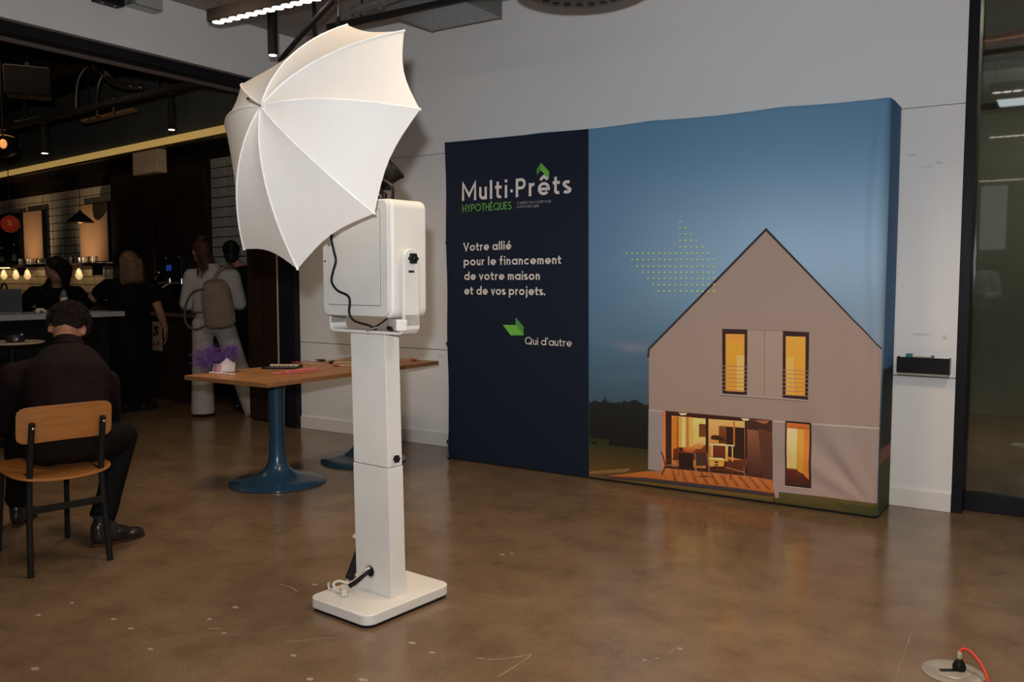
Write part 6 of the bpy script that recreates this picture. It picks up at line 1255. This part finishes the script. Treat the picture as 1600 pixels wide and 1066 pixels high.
m.chain([((0,0,.85),(.215,.17,.10)),((0,0,.60),(.205,.165,.10)),((.01,0,.36),(.20,.155,.08))]); m.cyl((.02,0,.42),(.04,0,.06),.17,.13,24)
m.blob('dress', BLK, WD, voxel=.012, iters=4)
FH = M('fair_hair', (0.16,0.095,0.05), 0.5, var=0.4, scale=50)
c4 = Vector(hc4); m = MB(); m.ell(c4 + R4 @ Vector((0,-.016,.032)), (.090,.106,.092), R4, 16); m.chain([(c4 + R4 @ Vector((0,-.05,-.02)), (.094,.070,.07)), (c4 + R4 @ Vector((0,-.055,-.13)), (.100,.058,.06)), (c4 + R4 @ Vector((0,-.05,-.19)), (.09,.045,.03))])
h4 = m.blob('hair', FH, WD, voxel=.008, iters=3)
tops = [((c4 + R4 @ Vector((x,-.105+.3*x*x*4,.03))), (c4 + R4 @ Vector((x*1.15,-.110+.3*x*x*4,-.22)))) for x in (-.09,-.06,-.03,0,.03,.06,.09)]
strands('hair_locks', FH, h4, tops, 130, .2, .014, 9)
for a_ in an: shoe('shoe', (a_[0]-.02,-.07,0), (a_[0]+.14,.13,0), SHOE, WD, .95)

# ---- 5. woman behind the counter, leaning over it
WC = thing('person', 'person with long dark hair and a black jacket leaning over the counter from behind it', 'person', (-8.14,4.62,0), math.radians(-112))
# local +y faces the room; +x is her right-hand side seen from the front on the left of the picture
m = MB(); hc5, R5 = (.00,.10,1.375), rot_head(-1.45,-.45); head(m, hc5, R5, .98); m.chain([((0,.03,1.20),.05),((0,.08,1.30),.047)])
m.chain([((0,-.10,.83),(.165,.125,.10)),((0,-.06,.98),(.14,.11,.09)),((0,.0,1.10),(.155,.105,.08)),((0,.02,1.17),(.13,.085,.05)),((0,.035,1.22),(.055,.055,.04))])
hips = [(-.09,-.10,.82),(.09,-.10,.82)]; kn = [(-.09,-.08,.44),(.09,-.08,.44)]; an = [(-.09,-.12,.08),(.09,-.12,.08)]
for h_, k_, a_ in zip(hips, kn, an): legs_body(m, h_, k_, a_); m.chain([(a_,.035),((a_[0],a_[1]+.12,.03),.028)])
shs = [(-.18,.02,1.15),(.18,.03,1.15)]; els = [(-.25,.12,.98+.08),(.30,.24,1.06)]; wrs = [(-.06,.36,1.035),(.44,.44,1.035)]
for a_, b_, c_ in zip(shs, els, wrs): arm_body(m, a_, b_, c_)
hand(m, wrs[0], (.75,.5,0), (0,0,-1), -1, .35); hand(m, wrs[1], (.7,.5,.05), (0,0,-1), 1, .45)
m.blob('body', SKIN2, WC, voxel=.008); eyes(hc5, R5, WC, .98)
m = MB(); m.chain([((0,-.10,.80),(.18,.145,.05)),((0,-.06,.98),(.165,.13,.09)),((0,.0,1.10),(.175,.125,.08)),((0,.02,1.18),(.14,.10,.04))]); m.chain([(shs[0],.07),((0,.02,1.16),.085),(shs[1],.07)])
for a_, b_, c_ in zip(shs, els, wrs): m.chain([(a_,.076),(b_,.064)]); m.chain([(b_,.064),(Vector(b_).lerp(Vector(c_),.75),.048)])
m.blob('jacket', BLK, WC, voxel=.011, iters=4)
m = MB()
for h_, k_, a_ in zip(hips, kn, an): m.chain([(h_,.10),(k_,.075)]); m.cyl(k_, (a_[0],a_[1],.06), .075, .068, 18)
m.chain([((-.07,-.10,.84),.115),((.07,-.10,.84),.115)]); m.blob('trousers', BLK, WC, voxel=.012, iters=3)
DHAIR = M('dark_hair', (0.014,0.009,0.008), 0.45, var=0.4, scale=50)
c5 = Vector(hc5); m = MB(); m.ell(c5 + R5 @ Vector((0,-.022,.034)), (.086,.098,.090), R5, 16)
for sx in (-1,1): m.chain([(c5 + R5 @ Vector((sx*.070,-.015,.02)), (.026,.055,.06)), (c5 + R5 @ Vector((sx*.078,-.01,-.08)), (.026,.045,.05)), (Vector((sx*.085,.07,1.14)), (.034,.035,.05))])
m.chain([(c5 + R5 @ Vector((0,-.06,-.02)), (.085,.06,.07)), (Vector((0,-.06,1.18)), (.12,.045,.07)), (Vector((0,-.09,1.02)), (.11,.03,.05))])
h5 = m.blob('hair', DHAIR, WC, voxel=.008, iters=3)
for a_ in an: shoe('shoe', (a_[0],a_[1]-.05,0), (a_[0],a_[1]+.20,0), SHOE, WC, .95)

# ---- 6. person in a white top behind the camera, seen mirrored in the glass
RP = thing('person', 'person in a white long-sleeved top with folded hands, mirrored faintly in the right glass', 'person', (-1.13,-2.55,0), math.radians(-4))
m = MB(); hc6, R6 = (0,.03,1.56), rot_head(0,-.05); head(m, hc6, R6); m.chain([((0,0,1.40),.05),((0,.02,1.48),.048)])
m.chain([((0,0,.90),(.16,.12,.10)),((0,0,1.07),(.14,.10,.09)),((0,0,1.24),(.16,.105,.09)),((0,0,1.34),(.13,.08,.05)),((0,0,1.40),(.055,.055,.05))])
hips = [(-.09,0,.87),(.09,0,.87)]; kn = [(-.10,.02,.47),(.10,.02,.47)]; an = [(-.11,-.01,.08),(.11,-.01,.08)]
for h_, k_, a_ in zip(hips, kn, an): legs_body(m, h_, k_, a_); m.chain([(a_,.035),((a_[0],a_[1]+.12,.03),.028)])
shs = [(-.185,0,1.32),(.185,0,1.32)]; els = [(-.245,.03,1.07),(.245,.03,1.07)]; wrs = [(-.06,.22,1.06),(.06,.24,1.04)]
for a_, b_, c_ in zip(shs, els, wrs): arm_body(m, a_, b_, c_, .95)
hand(m, wrs[0], (.9,.25,-.1), (0,-1,0), -1, .7); hand(m, wrs[1], (-.9,.2,-.1), (0,-1,0), 1, .7)
m.blob('body', SKIN2, RP, voxel=.009); eyes(hc6, R6, RP)
WT = M('white_jersey', (0.70,0.68,0.66), 0.85, var=0.05, bump=0.15, bscale=20)
m = MB(); m.chain([((0,0,.92),(.18,.14,.05)),((0,0,1.07),(.165,.125,.09)),((0,0,1.24),(.185,.13,.09)),((0,0,1.35),(.14,.10,.04))]); m.chain([(shs[0],.07),((0,0,1.34),.08),(shs[1],.07)])
for a_, b_, c_ in zip(shs, els, wrs): m.chain([(a_,.072),(b_,.058)]); m.chain([(b_,.058),(Vector(b_).lerp(Vector(c_),.85),.042)])
m.blob('top', WT, RP, voxel=.012, iters=4)
m = MB()
for h_, k_, a_ in zip(hips, kn, an): m.chain([(h_,.10),(k_,.072)]); m.cyl(k_, (a_[0],a_[1],.06), .072, .062, 18)
m.chain([((-.07,0,.88),.115),((.07,0,.88),.115)]); m.blob('trousers', M('grey_trousers', (0.10,0.10,0.10), 0.8), RP, voxel=.012, iters=3)
c6 = Vector(hc6); m = MB(); m.ell(c6 + R6 @ Vector((0,-.022,.034)), (.084,.098,.090), R6, 16); m.chain([(c6 + R6 @ Vector((0,-.06,-.02)), (.085,.055,.07)), (c6 + R6 @ Vector((0,-.06,-.16)), (.085,.04,.05))]); m.blob('hair', HB, RP, voxel=.010, iters=3)
for a_ in an: shoe('shoe', (a_[0],-.06,0), (a_[0],.20,0), SHOE, RP)
